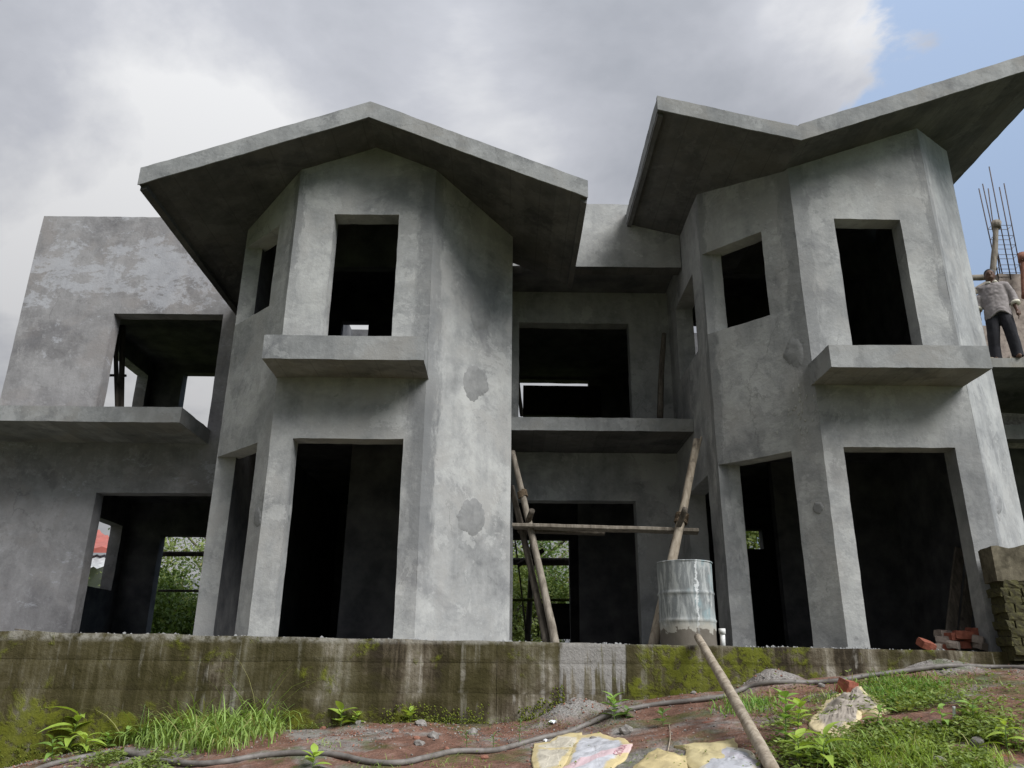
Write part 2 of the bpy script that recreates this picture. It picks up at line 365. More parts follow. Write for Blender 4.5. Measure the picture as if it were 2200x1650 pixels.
M['rope'] = plain('coir_rope', (.07, .05, .032), (.17, .125, .08), 60)
M['brick'] = plain('red_brick', (.19, .062, .04), (.34, .115, .075), 14, .9, .7)
M['brick_grey'] = plain('mortared_brick', (.16, .13, .11), (.30, .25, .21), 12, .9, .7)
M['stone'] = plain('rubble_stone', (.13, .118, .105), (.30, .278, .255), 12, .9, .7)
M['stone_red'] = plain('laterite_stone', (.17, .075, .05), (.33, .16, .11), 14, .9, .7)
M['steel'] = plain('rusty_rebar', (.05, .04, .038), (.12, .085, .07), 40, .7)
M['pvc'] = plain('dirty_pvc', (.42, .42, .40), (.75, .74, .71), 14, .5)
M['hose'] = plain('grey_hose', (.10, .088, .078), (.20, .182, .165), 9, .55, .2)
M['hose_pale'] = M['hose']
M['black'] = plain('dark_plywood', (.02, .018, .017), (.045, .04, .036), 6)
M['roof_red'] = plain('red_roof_sheet', (.30, .085, .065), (.40, .12, .095), 2, .5)
M['white_wall'] = plain('whitewashed_wall', (.40, .41, .41), (.55, .56, .55), 2, .8)
M['tin'] = plain('corrugated_tin', (.22, .22, .22), (.42, .42, .41), 3, .5)
M['skin'] = plain('skin', (.085, .045, .028), (.115, .062, .04), 9, .55, .1)
M['hair'] = plain('black_hair', (.008, .007, .006), (.018, .015, .013), 50, .5)
M['shirt'] = plain('faded_shirt', (.19, .168, .162), (.285, .257, .25), 10, .9, .4)
M['cuff'] = plain('shirt_lining', (.50, .47, .38), (.62, .58, .48), 10, .9)
M['trousers'] = plain('dark_trousers', (.012, .012, .015), (.028, .027, .031), 8, .9)
M['eye'] = plain('eye', (.03, .02, .02), (.05, .04, .04), 5, .3)
M['plastic'] = plain('white_plastic_scrap', (.68, .70, .73), (.80, .81, .83), 9, .45)
def mat_leaf(name, a, b, tr=.35, scale=6, dry=.97):
    m, T = newmat(name); p = T.pos(); n = T.noise(p, scale, 4, .6); oi = T.n('ShaderNodeObjectInfo').outputs['Random']
    ri = T.n('ShaderNodeNewGeometry').outputs['Random Per Island']
    c = T.ramp(T.math('ADD', T.math('MULTIPLY', n, .55), T.math('ADD', T.math('MULTIPLY', oi, .15), T.math('MULTIPLY', ri, .30))), [(.30, a), (.68, b)])
    c = T.mix(T.math('MULTIPLY', T.step(ri, dry, dry+.03), .75), c, (.33, .28, .13))
    d = T.n('ShaderNodeBsdfPrincipled'); T.put(d.inputs['Base Color'], c); d.inputs['Roughness'].default_value = .55; d.inputs['Specular IOR Level'].default_value = .3
    l = T.n('ShaderNodeBsdfTranslucent'); T.put(l.inputs[0], T.vm('MULTIPLY', c, (1.3, 1.25, .7)))
    mx = T.n('ShaderNodeMixShader'); mx.inputs[0].default_value = tr; T.link(d.outputs[0], mx.inputs[1]); T.link(l.outputs[0], mx.inputs[2])
    T.link(mx.outputs[0], T.n('ShaderNodeOutputMaterial').inputs[0]); return m
M['grass'] = mat_leaf('grass_blades', (.15, .24, .045), (.36, .49, .14), dry=.86)
M['grass_deep'] = mat_leaf('lush_grass', (.09, .19, .03), (.23, .38, .08), dry=.86)
M['grass_bright'] = mat_leaf('bright_grass', (.17, .26, .03), (.33, .44, .08), dry=.86)
M['leaf'] = mat_leaf('weed_leaf', (.14, .26, .05), (.28, .42, .10))
M['leaf_bright'] = mat_leaf('young_leaf', (.24, .36, .05), (.40, .52, .10))
M['leaf_dark'] = mat_leaf('dull_leaf', (.09, .16, .05), (.20, .29, .10))
M['cover'] = mat_leaf('ground_cover', (.11, .16, .035), (.28, .35, .10), scale=5)
M['tree'] = mat_leaf('tree_foliage', (.045, .085, .02), (.15, .22, .055), scale=1.4)
M['tree_lime'] = mat_leaf('pale_tree_foliage', (.085, .13, .035), (.24, .29, .09), scale=1.2)
M['moss'] = plain('moss', (.05, .065, .008), (.15, .165, .02), 30, .95, .8)
M['mossy'] = plain('mossy_laterite', (.032, .028, .018), (.075, .070, .026), 22, .95, .9)
M['mossy_cap'] = plain('mossy_cap', (.045, .038, .024), (.15, .13, .09), 11, .95, .8)
M['bark'] = mat_wood('tree_bark', (.05, .042, .034), (.10, .085, .07), (.15, .13, .11), .5)

# ------------------------------------------------------------------ ground
BASE = [(-60, -2.6), (-12, -1.7), (-7, -1.15), (-4.6, -.90), (-3.97, -.78), (-3.1, -.64), (-2.26, -.54), (-.93, -.47), (.07, -.50), (.6, -.42), (1.07, -.31), (2.26, -.17), (3.6, .0), (4.94, .04), (8, .15), (14, .5), (60, 1.5)]
def base(x):
    for (a, p), (b, q) in zip(BASE, BASE[1:]):
        if a <= x <= b: t = (x-a)/(b-a); return p+(q-p)*t
    return BASE[0][1] if x < 0 else BASE[-1][1]
def ground_h(x, y, rough=True):
    b = .6*base(x)+.2*base(x-.25)+.2*base(x+.25); p = Vector((x, y, 0))
    if y <= 8.05: z = b + (y-8)*.125 if y > -4 else b-1.5
    else:
        back = -.05 if abs(x) < 9 else b*.4
        t = min(1, (y-8.05)/3) ; z = b*(1-t)+min(back, .1)*t
        if y > 20: z += (y-20)*.03
    if y < 8.05 and x < 40:
        k = min(1, max(0, (8.1-y)*3))
    if rough:
        z += noise.noise(p*.9)*.05+noise.noise(p*3.1)*.022+noise.noise(p*9)*.010
    if 7 < y < 9:
        for (hx, hy, hr, hh) in HEAPS:
            d = math.hypot(x-hx, (y-hy)*1.3)/hr
            if d < 1: z += hh*(1-d*d)**1.5*(1+.25*noise.noise(p*14))
    return z
def grid_axis(lo, hi, a, b, fine):
    xs = fr(a, b, fine); s = fine*1.6; v = b
    while v < hi: v = min(hi, v+s); xs.append(v); s *= 1.35
    s = fine*1.6; v = a
    while v > lo: v = max(lo, v-s); xs.insert(0, v); s *= 1.35
    return xs
def gpt(px, py):
    d = ray(px, py); y = 2.5
    while y < 7.93:
        p = d*(y/d.y); g = ground_h(p.x, p.y, False)
        if p.z <= g+.09:
            g = ground_h(p.x, p.y)
            if p.z <= g: return Vector((p.x, p.y, g))
        y += max(.01, (p.z-g-.1)*1.5)
    p = d*(7.93/d.y); return Vector((p.x, 7.93, ground_h(p.x, 7.93)))
xs, ys = grid_axis(-220, 220, -5.2, 6.6, .05), grid_axis(-60, 320, 3.6, 8.05, .05)
gv = [(x, y, ground_h(x, y)) for y in ys for x in xs]; nx = len(xs)
gf = [(j*nx+i, j*nx+i+1, (j+1)*nx+i+1, (j+1)*nx+i) for j in range(len(ys)-1) for i in range(nx-1)]
tag(mesh('ground', gv, gf, M['soil'], smooth=True), kind='structure')

# ------------------------------------------------------------------ plinth wall under the house
def ptop(x): return .292-.0112*(x+5)
pl = tag(empty('plinth_wall', (0, 7.98, -.6)), 'long moss-streaked concrete plinth wall that the grey house stands on', 'wall')
def plinth_piece(x0, x1, zt0, zb0, off, parent, name='concrete_lift', top=False):
    xs = fr(x0, x1, .09); nzr = 7; vs, fs = [], []
    def jz(x, z): return z+.014*noise.noise(Vector((x*.9, 2, round(z, 1)*7)))+.005*noise.noise(Vector((x*7, 2, round(z, 1)*7)))
    def zt(x): return (ptop(x)+.012*noise.noise(Vector((x*2.3, 0, 5)))+.006*noise.noise(Vector((x*11, 0, 1)))) if top else jz(x, zt0)-.0012
    for j in range(nzr):
        for x in xs:
            zb_ = jz(x, zb0); z = zb_+(zt(x)-zb_)*j/(nzr-1)
            y = 7.98+off-(.012*noise.noise(Vector((x*1.7, z*2, 3)))+.006*noise.noise(Vector((x*8, z*8, 1))))
            if j in (0, nzr-1): y += .004
            vs.append((x, y, z))
    n = len(xs)
    for x in xs: vs.append((x, 8.35, zt(x)))
    for x in xs: vs.append((x, 8.35, zb0))
    for j in range(nzr): 
        for i in range(n-1): a = j*n+i; fs.append((a, a+1, a+n+1, a+n))
    for i in range(n-1): a = (nzr+1)*n+i; fs.append((a, a+1, i+1, i))
    for e, f in ((0, 0), (n-1, 1)):
        q = [j*n+e for j in range(nzr+2)]; fs.append(tuple(q if not f else q[::-1]))
    return mesh(name, vs, fs, M['plinth'], parent)
bx = [-9.5, -.08, 1.15, 7.6]
for k in range(len(bx)-1):
    a, b = bx[k]+.002, bx[k+1]-.002
    plinth_piece(a, b, 0, .042, .006*((k*7) % 3)-.006, pl, top=True)
    plinth_piece(a, b, .042, -.226, .004*((k*5) % 4)-.003, pl)
    if a < 3: plinth_piece(a, b, -.226, -.62, .005*((k*3) % 3)-.012, pl)
    if a < 0: plinth_piece(a, b, -.62, -2.0, -.02, pl)
foot = plinth_piece(-.62, -.12, -.49, -.8, -.09, pl, 'footing_block')
plinth_top = slab('plinth_deck', -9.5, 7.6, 8.34, 15.6, -1.2, lambda x, y: ptop(x)-.02, M['concrete'], pl, .5)

# ------------------------------------------------------------------ the house
H = tag(empty('unfinished_house', (0, 10, .25)), 'two-storey unfinished grey cement-plastered house with two bays and empty openings', 'house')
PL, PLL, CON, SOF, SHADE_IN = M['plaster'], M['plaster_left'], M['concrete'], M['soffit'], M['raw']
TH = .22
# gable roof over the left bay, butterfly roof over the right bay (underside heights)
def sof1(x): return 5.98-(.375*(-1.64-x) if x < -1.64 else .415*(x+1.64))
def sof2(x): return 5.735+(.25*(3.33-x) if x < 3.33 else .367*(x-3.33))
def along(A, B, f, add=.06):
    A, B = Vector(A), Vector(B); d = (B-A).normalized(); return lambda u: f((A+d*u).x)+add
Z0 = .08
A, B = (-2.53, 8.2), (-.90, 8.2)
w1 = wall('bay_front_wall', A, B, Z0, along(A, B, sof1), TH, [(.24, 1.42, 0, 2.29), (.45, 1.22, 3.08, 5.04)], [PL, SHADE_IN], H, ub=[.89])
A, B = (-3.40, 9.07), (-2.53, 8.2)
w2 = wall('bay_angled_wall', A, B, Z0, along(A, B, sof1), TH, [(-1, .955, 0, 2.29), (-1, .84, 3.97, 5.05)], [PL, SHADE_IN], H)
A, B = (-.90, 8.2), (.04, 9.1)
w3 = wall('bay_angled_wall', A, B, Z0, along(A, B, sof1), TH, [], [PL, SHADE_IN], H)
wall('bay_return_wall', (-3.40, 11.05), (-3.40, 9.07), Z0, lambda u: 5.40 if u > 1.45 else 6.28, TH, [], [PL, SHADE_IN], H, ub=[1.45])
wall('bay_return_wall', (.04, 9.1), (.04, 11.3), Z0, lambda u: 5.32 if u < .6 else 6.28, TH, [], [PL, SHADE_IN], H, ub=[.6, .62])
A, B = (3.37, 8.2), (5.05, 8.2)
w4 = wall('bay_front_wall', A, B, Z0, along(A, B, sof2), TH, [(.22, 1.42, 0, 2.255), (.48, 1.27, 3.08, 5.055)], [PL, SHADE_IN], H)
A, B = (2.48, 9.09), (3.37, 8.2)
w5 = wall('bay_angled_wall', A, B, Z0, along(A, B, sof2), TH, [(-1, .905, 0, 2.265), (-1, .835, 3.93, 5.05)], [PL, SHADE_IN], H, ub=[1.2])
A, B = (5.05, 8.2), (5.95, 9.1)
w6 = wall('bay_angled_wall', A, B, Z0, along(A, B, sof2), TH, [], [PL, SHADE_IN], H)
w7 = wall('bay_return_wall', (2.48, 11.3), (2.48, 9.09), Z0, lambda u: 5.98 if u > 1.1 else 6.35, TH+.03, [(.49, 1.70, 0, 2.26), (.55, 1.68, 3.93, 5.05)], [PL, SHADE_IN], H, ub=[1.1, 1.08])
wall('bay_return_wall', (5.95, 9.1), (5.95, 15.2), Z0, lambda u: 6.74 if u < 1.8 else 6.35, TH, [], [PL, SHADE_IN], H, ub=[1.8, 1.82])
wl = wall('front_wall', (-7.41, 11.05), (-3.40, 11.05), Z0, 6.70, TH, [(1.65, 3.36, 0, 2.27), (1.41, 3.07, 3.1, 5.02)], [PLL, SHADE_IN], H)
wall('side_wall', (-7.41, 15.2), (-7.41, 11.05), Z0, 6.70, TH, [(.25, 2.0, 1.26, 2.44), (.26, 2.6, 4.0, 5.43)], [PLL, SHADE_IN], H)
wall('recess_wall', (.04, 11.3), (2.48, 11.3), Z0, 5.62, TH, [(.05, 1.81, 0, 2.27), (.12, 1.82, 3.1, 5.05)], [PL, SHADE_IN], H)
wall('back_wall', (-7.41, 15.2), (5.95, 15.2), Z0, 6.6, TH, [(.85, 2.2, .3, 2.31), (.8, 1.9, 4.0, 5.6), (7.3, 8.60, .3, 2.31), (7.46, 9.05, 4.2, 5.53), (11.96, 12.29, 2.16, 2.53)], [SHADE_IN, PL], H, st=.4)
wall('partition_wall', (-3.40, 15.2), (-3.40, 11.05), Z0, 6.5, .18, [], [SHADE_IN, SHADE_IN], H, st=.6)
wall('partition_wall', (.04, 11.3), (.04, 15.2), Z0, 6.5, .18, [], [SHADE_IN, SHADE_IN], H, st=.6)
wall('partition_wall', (2.48, 15.2), (2.48, 11.3), Z0, 6.3, .18, [], [SHADE_IN, SHADE_IN], H, st=.6)
wall('partition_wall', (-3.3, 13.0), (-.15, 13.0), 3.0, 6.32, .16, [(.32, .80, 4.6, 5.8)], [SHADE_IN, PL], H, st=.5)
wall('partition_wall', (-2.10, 10.4), (-.15, 10.4), Z0, 2.97, .16, [], [SHADE_IN, SHADE_IN], H, st=.5)
wall('partition_wall', (1.2, 13.4), (2.40, 13.4), Z0, 2.9, .12, [], [SHADE_IN, SHADE_IN], H, st=.5)
wall('partition_wall', (2.62, 12.9), (5.8, 12.9), 3.0, 6.3, .16, [(.30, .75, 5.0, 5.80)], [SHADE_IN, SHADE_IN], H, st=.5)  # unseen cross walls here and below, added to block back light
wall('partition_wall', (3.95, 11.6), (5.75, 11.6), Z0, 3.0, .16, [], [SHADE_IN, SHADE_IN], H, st=.5)
wall('gable_infill', (-3.35, 9.66), (.0, 9.66), 5.12, 6.3, .14, [], [SHADE_IN, SHADE_IN], H, st=.5)  # unseen infill, added to stop light leaking into the left bay
wall('gable_infill', (2.55, 10.95), (5.9, 10.95), 5.75, lambda u: 6.35+max(0, (u-.8))*.1, .14, [], [SHADE_IN, SHADE_IN], H, st=.5)
# floors and flat roofs
for (x0, x1, y0, y1, zb, zt) in [(-7.25, -3.35, 11.1, 15.3, 2.93, 3.08), (-3.25, .0, 9.15, 15.3, 2.935, 3.075), (-2.5, -.95, 8.3, 9.2, 2.94, 3.07), (2.6, 5.85, 9.12, 15.3, 2.945, 3.085), (3.4, 5.05, 8.3, 9.15, 2.95, 3.065)]:
    slab('floor_slab', x0, x1, y0, y1, zb, zt, SHADE_IN, H, .6)
for (x0, x1, y0, y1, zb, zt) in [(-7.3, -3.45, 11.12, 15.3, 5.75, 5.9), (-3.3, .02, 9.7, 13.02, 6.27, 6.41), (.03, 2.46, 10.37, 15.3, 5.58, 5.72), (2.5, 5.9, 10.98, 13.5, 6.33, 6.46), (2.52, 3.42, 10.10, 10.99, 5.70, 6.22)]:
    slab('roof_slab', x0, x1, y0, y1, zb, zt, SHADE_IN, H, .6)
# balcony slabs
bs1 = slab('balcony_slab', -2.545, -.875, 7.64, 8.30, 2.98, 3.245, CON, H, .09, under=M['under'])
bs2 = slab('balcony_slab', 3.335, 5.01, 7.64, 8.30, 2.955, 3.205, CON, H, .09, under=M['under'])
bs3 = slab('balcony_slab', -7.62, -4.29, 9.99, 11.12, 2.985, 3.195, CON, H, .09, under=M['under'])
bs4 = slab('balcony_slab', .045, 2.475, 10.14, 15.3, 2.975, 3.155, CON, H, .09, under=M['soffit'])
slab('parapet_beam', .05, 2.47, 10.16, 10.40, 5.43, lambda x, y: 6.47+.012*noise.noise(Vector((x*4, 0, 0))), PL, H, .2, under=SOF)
# sloped roofs: slab with soffit side, pale fascia and eave lip
def roof(x0, x1, y0, y1, f, th):
    xs, ys = fr(x0, x1, .1), fr(y0, y1, .12); n = len(xs); vs, fs, mi = [], [], []
    for add in (0, th):
        for y in ys:
            for x in xs: vs.append(wob((x, y, f(x)+add)))
    o = n*len(ys)
    for j in range(len(ys)-1):
        for i in range(n-1):
            a = j*n+i; fs.append((a, a+n, a+n+1, a+1)); mi.append(1); fs.append((o+a, o+a+1, o+a+n+1, o+a+n)); mi.append(0)
    for i in range(n-1):
        fs.append((i, i+1, o+i+1, o+i)); mi.append(0); a = (len(ys)-1)*n+i; fs.append((a+1, a, o+a, o+a+1)); mi.append(0)
    for j in range(len(ys)-1):
        a = j*n; fs.append((a+n, a, o+a, o+a+n)); mi.append(0); a = j*n+n-1; fs.append((a, a+n, o+a+n, o+a)); mi.append(0)
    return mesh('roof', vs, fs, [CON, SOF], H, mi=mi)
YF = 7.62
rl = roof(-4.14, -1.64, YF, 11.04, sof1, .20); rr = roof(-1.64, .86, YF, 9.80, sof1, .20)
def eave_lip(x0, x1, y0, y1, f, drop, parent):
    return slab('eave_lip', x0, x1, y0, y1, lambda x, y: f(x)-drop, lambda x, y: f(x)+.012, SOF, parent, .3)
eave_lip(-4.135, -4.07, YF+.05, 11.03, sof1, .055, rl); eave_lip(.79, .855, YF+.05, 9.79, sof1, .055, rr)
vl = roof(1.71, 3.33, YF, 10.155, sof2, .175); vr = roof(3.33, 6.76, YF, 11.1, sof2, .20)
eave_lip(1.715, 1.775, YF+.05, 10.15, sof2, .05, vl)
# thin plaster skim along the front edge of each roof slab
def fascia(x0, x1, f, th, parent, yo=.012):
    xs = fr(x0, x1, .07); vs, fs = [], []
    for x in xs:
        for (y, z) in ((YF-yo, f(x)-.012+.004*noise.noise(Vector((x*6, 1, 1)))), (YF-yo, f(x)+th+.006), (YF+.05, f(x)+th+.006), (YF+.002, f(x)-.012)): vs.append(wob((x, y, z)))
    for i in range(len(xs)-1):
        for k in range(4): a = i*4+k; b = i*4+(k+1) % 4; fs.append((a, a+4, b+4, b))
    fs.append((0, 1, 2, 3)); m = (len(xs)-1)*4; fs.append((m+3, m+2, m+1, m))
    return mesh('fascia', vs, fs, CON, parent)
fascia(-4.145, -1.64, sof1, .20, rl); fascia(-1.64, .865, sof1, .20, rr); fascia(1.705, 3.33, sof2, .175, vl); fascia(3.33, 6.765, sof2, .20, vr)
# mortar repair patches, a few millimetres proud of the plaster
def patch(wallobj, A, B, pts, seed, th=.010, mat=None):
    """pts: photo outline centre (px,py) and radii in px on the wall plane through A-B"""
    A, B = Vector((*A, 0)), Vector((*B, 0)); d = (B-A).normalized(); n = Vector((d.y, -d.x, 0))
    px, py, rx, ry = pts; vs = []; N = 84
    def hit(x, y): r = ray(x, y); t = A.dot(n)/r.dot(n); return r*t
    c = hit(px, py); rings = 4
    for k in range(rings+1):
        for i in range(N):
            a = 2*math.pi*i/N; q = 1+.18*noise.noise(Vector((math.cos(a)*1.6, math.sin(a)*1.6, seed)))+.15*noise.noise(Vector((math.cos(a)*5, math.sin(a)*5, seed+3)))+.07*noise.noise(Vector((math.cos(a)*14, math.sin(a)*14, seed+5)))
            e = hit(px+rx*q*math.cos(a), py+ry*q*math.sin(a)); v = c.lerp(e, min(1, (rings-k)/rings*1.0+.0))
            v = wob(v)+n*(th*(1 if k else -.8)+.0015*noise.noise(v*9))
            vs.append(v)
    fs = [(k*N+i, k*N+(i+1) % N, (k+1)*N+(i+1) % N, (k+1)*N+i) for k in range(rings) for i in range(N)]
    return mesh('mortar_patch', vs, fs, mat or M['patch'], wallobj, smooth=True)
a3, b3 = (-.90, 8.2), (.04, 9.1)
patch(w3, a3, b3, (1034, 677, 24, 36), 1); patch(w3, a3, b3, (1021, 822, 29, 40), 2); patch(w3, a3, b3, (1012, 1112, 33, 43), 3)
patch(w5, (2.48, 9.09), (3.37, 8.2), (1757, 1091, 13, 15), 4, .006)
patch(w5, (2.48, 9.09), (3.37, 8.2), (1706, 760, 24, 34), 6, .006); patch(w2, (-3.40, 9.07), (-2.53, 8.2), (553, 1112, 8, 26), 7, .006)
patch(w6, (5.05, 8.2), (5.95, 9.1), (2146, 1085, 6, 22), 8)

M['pale_skim'] = plain('pale_plaster_skim', (.30, .295, .28), (.42, .41, .385), 12, .9, .5)
spl = random.Random(21)
for k in range(26): patch(w5, (2.48, 9.09), (3.37, 8.2), (1715+spl.gauss(0, 18), 880+spl.gauss(0, 30), spl.uniform(1, 2.2), spl.uniform(2, 7)), 40+k, .008, M['pale_skim'])

# ------------------------------------------------------------------ drum on the plinth
def drum():
    c = at(1480, 1372, 8.62); R = .287; z0 = ptop(c.x)-.02; t = empty('oil_drum', (c.x, c.y, z0))
    tag(t, 'dented pale blue steel drum smeared with cement, standing on the plinth edge', 'drum')
    m, T = newmat('smeared_drum_paint'); p = T.obj(); x, y, z = T.sep(p)
    ang = T.math('MULTIPLY', T.math('ARCTAN2', x, T.math('MULTIPLY', y, -1)), .29)
    uv = T.n('ShaderNodeCombineXYZ'); T.put(uv.inputs[0], ang); T.put(uv.inputs[1], z); uv = uv.outputs[0]
    n = T.noise(T.vm('MULTIPLY', uv, (14, 2.6, 1)), 1, 7, .68, .4); n2 = T.noise(uv, 7, 6, .65, .4); n3 = T.noise(uv, 3.2, 3, .5)
    paint = T.mix(T.step(T.math('ADD', n3, T.math('MULTIPLY', ang, .45)), .52, .66), (.17, .18, .18), (.23, .29, .30))
    c_ = T.mix(T.step(n, .44, .60), paint, (.345, .355, .345))
    c_ = T.mix(T.math('MULTIPLY', T.step(n2, .58, .70), .8), c_, (.47, .47, .45))
    c_ = T.mix(T.math('MULTIPLY', T.step(T.math('ADD', z, T.math('MULTIPLY', n2, .25)), .45, .30), .85), c_, T.mix(n2, (.29, .265, .22), (.42, .395, .345)))
    edge = T.math('ADD', z, T.math('MULTIPLY', T.math('SUBTRACT', T.noise(uv, 10, 3, .5), .5), .26))
    c_ = T.mix(T.step(edge, .185, .175), c_, T.mix(n2, (.085, .072, .058), (.18, .16, .135)))
    run = T.math('ABSOLUTE', T.math('SUBTRACT', ang, T.math('ADD', .05, T.math('MULTIPLY', T.math('SUBTRACT', T.noise(uv, 9, 5, .7), .5), .16))))
    c_ = T.mix(T.math('MULTIPLY', T.step(run, .016, .006), T.step(z, .1, .35)), c_, (.50, .51, .505))
    finish(T, c_, .9, T.bump(T.noise(uv, 45, 5, .7), .5, .004, T.bump(n, .4, .006)), .12)
    prof = []; Hh = .868
    for i in range(61):
        z = Hh*i/60; r = R
        for zc in (.275, .55): r += .011*math.exp(-((z-zc)/.012)**2)
        prof.append((r, z))
    vs, fs, N = [], [], 64
    def ring(r, z):
        for k in range(N):
            a = 2*math.pi*k/N; q = r*(1+.030*noise.noise(Vector((math.cos(a)*1.8, math.sin(a)*1.8, z*2.6)))+.008*noise.noise(Vector((math.cos(a)*6, math.sin(a)*6, z*9))))
            vs.append((c.x+q*math.cos(a), c.y+q*math.sin(a), z0+z))
    for r, z in prof: ring(r, z)
    ring(R-.012, Hh); ring(R-.014, .12)
    for i in range(len(prof)+1):
        for k in range(N): a = i*N+k; b = i*N+(k+1) % N; fs.append((a, b, b+N, a+N))
    fs.append(tuple((len(prof)+1)*N+k for k in range(N))); fs.append(tuple(range(N-1, -1, -1)))
    o = mesh('drum_shell', [Vector(v)-Vector((c.x, c.y, z0)) for v in vs], fs, m, None, smooth=True); o.parent = t
    pts = [Vector((R*math.cos(2*math.pi*k/48), R*math.sin(2*math.pi*k/48), Hh)) for k in range(49)]
    v, f = tube_geo(pts, .009, 6, False); o = mesh('rim', v, f, m, None, smooth=True); o.parent = t
    return c
drum()
c = at(1552, 1372, 8.5); z0 = ptop(c.x)-.02
pv = tag(empty('pvc_pipe_stub', (c.x, c.y, z0)), 'short dirty white plastic pipe stub standing beside the drum', 'pipe')
tube('pipe', [c.xy.to_3d()+Vector((0, 0, z0)), c.xy.to_3d()+Vector((.004, 0, z0+.17))], .026, M['pvc'], pv, 14)
tube('pipe_collar', [c.xy.to_3d()+Vector((.004, 0, z0+.15)), c.xy.to_3d()+Vector((.004, 0, z0+.205))], .034, M['pvc'], pv, 14)

# ------------------------------------------------------------------ poles, planks, scaffold
def log(name, pts, r0, r1, mat, label, cat='pole', group=None, rope=(), n=10):
    P = spline(pts, 6); m = len(P); rad = [r0+(r1-r0)*i/(m-1) for i in range(m)]
    rad = [r*(1+.07*noise.noise(Vector((i*.7, r0*90, 2)))) for i, r in enumerate(rad)]
    t = tag(empty(name, P[-1] if P[-1].z < P[0].z else P[0]), label, cat, group)
    o = tube('shaft', P, rad, mat, t, n, .10, r0*100)
    for (f, turns) in rope:
        i = min(m-2, int(f*(m-1))); c = P[i]; d = (P[i+1]-P[i]).normalized(); x, y = frame_of(d); rr = rad[i]+.008; q = []
        for k in range(turns*10+1):
            a = 2*math.pi*k/10; q.append(c+d*(.018*k/10-.009*turns)+x*(rr*math.cos(a))+y*(rr*math.sin(a)*1.25))
        tube('rope_lashing', q, .0085, M['rope'], t, 5)
    return t
# long pole leaning from the ground onto the plinth edge
g0 = gpt(1662, 1668); top = Vector(at(1499, 1368, 7.95)); top.z = ptop(top.x)+.075
log('wooden_pole', [top, top.lerp(g0, .35)+Vector((.0, -.02, .015)), top.lerp(g0, .7)+Vector((.01, 0, .02)), g0+Vector((0, 0, .03))], .036, .044, M['wood_pale'], 'pale barked pole leaning from the weeds up onto the plinth below the drum')
YS = 9.55
def lean(px0, py0, Y0, px1, py1, Y1): return [at(px0, py0, Y0), at((px0+px1)/2, (py0+py1)/2, (Y0+Y1)/2)+Vector((.012, 0, 0)), at(px1, py1, Y1)]
log('scaffold_pole', lean(1101, 970, 9.9, 1197, 1402, 9.15), .034, .050, M['wood'], 'longer of two slanting scaffold poles in the middle recess, reaching highest', rope=[(.33, 5)])
log('scaffold_pole', lean(1099, 1045, 9.95, 1178, 1400, 9.25), .036, .044, M['wood_dark'], 'shorter darker slanting scaffold pole crossing behind its taller neighbour')
log('scaffold_pole', lean(1497, 945, 9.45, 1437, 1235, 9.05)+[at(1400, 1402, 8.9)], .042, .062, M['wood_pale'], 'thick slanting scaffold pole rising behind the drum, wrapped in rope', rope=[(.40, 7), (.44, 3)])
log('thin_batten', [at(1507, 938, 9.42), at(1491, 1005, 9.36)], .013, .016, M['wood_pale'], 'thin short batten tied to the top of the pole behind the drum', 'stick')
log('short_log', [at(1143, 1097, 9.45), at(1132, 1128, 9.7), at(1125, 1150, 9.9)], .036, .036, M['wood_dark'], 'short log stub lashed across the two slanting poles', 'log')
log('short_log', [at(1472, 1092, 8.98), at(1452, 1150, 9.25), at(1444, 1180, 9.35)], .030, .032, M['wood_dark'], 'short dark log stub lashed behind the thick rope-wrapped pole', 'log')
p0, p1 = at(1103, 1130, 9.62), at(1500, 1142, 9.3)
pk = tag(empty('scaffold_plank', p0), 'long sagging scaffold plank spanning the middle recess between the slanting poles', 'plank')
box_between('board', p0, p1, .24, .042, M['wood'], pk)
p0, p1 = at(1112, 1141, 9.8), at(1300, 1147, 9.68)
box_between('board', p0, p1, .14, .03, M['wood_dark'], tag(empty('short_plank', p0), 'short dark plank lying just beneath the long scaffold plank', 'plank'))
log('upright_log', [at(1427, 717, 10.95), at(1421, 800, 10.9), at(1418, 900, 10.8)], .035, .048, M['wood_dark'], 'rough upright log leaning on the recess wall above the middle balcony', 'log')
# sticks in the upper left room, rails and props seen through the back openings
log('bamboo_prop', [at(247, 700, 12.3), at(253, 915, 12.2)], .035, .035, M['wood_dark'], 'left one of two upright props inside the upper left window', 'prop')
log('bamboo_prop', [at(264, 700, 12.35), at(259, 915, 12.25)], .045, .045, M['wood_dark'], 'right thicker one of two upright props inside the upper left window', 'prop')
log('bamboo_rail', [at(215, 806, 12.4), at(271, 807, 12.4)], .022, .022, M['wood_dark'], 'thin horizontal rail crossing the props in the upper left window', 'rail')
log('bamboo_rail', [at(350, 1190, 15.6), at(470, 1190, 15.6)], .05, .05, M['wood_dark'], 'thick upper rail outside the lower left back opening, against the sky', 'rail')
log('bamboo_rail', [at(340, 1269, 15.65), at(470, 1270, 15.65)], .024, .024, M['wood_dark'], 'thin lower rail outside the lower left back opening, against bushes', 'rail')
log('bamboo_rail', [at(1060, 1206, 15.6), at(1250, 1207, 15.6)], .075, .075, M['wood_dark'], 'thick horizontal timber outside the middle back opening', 'rail')
log('bamboo_rail', [at(1060, 1289, 15.62), at(1250, 1289, 15.62)], .028, .028, M['moss'], 'mossy thin rail low across the middle back opening', 'rail')
log('bamboo_prop', [at(1146, 1120, 15.8), at(1142, 1220, 15.8), at(1133, 1380, 15.8)], .055, .06, M['wood_dark'], 'upright prop outside the middle back opening', 'prop')
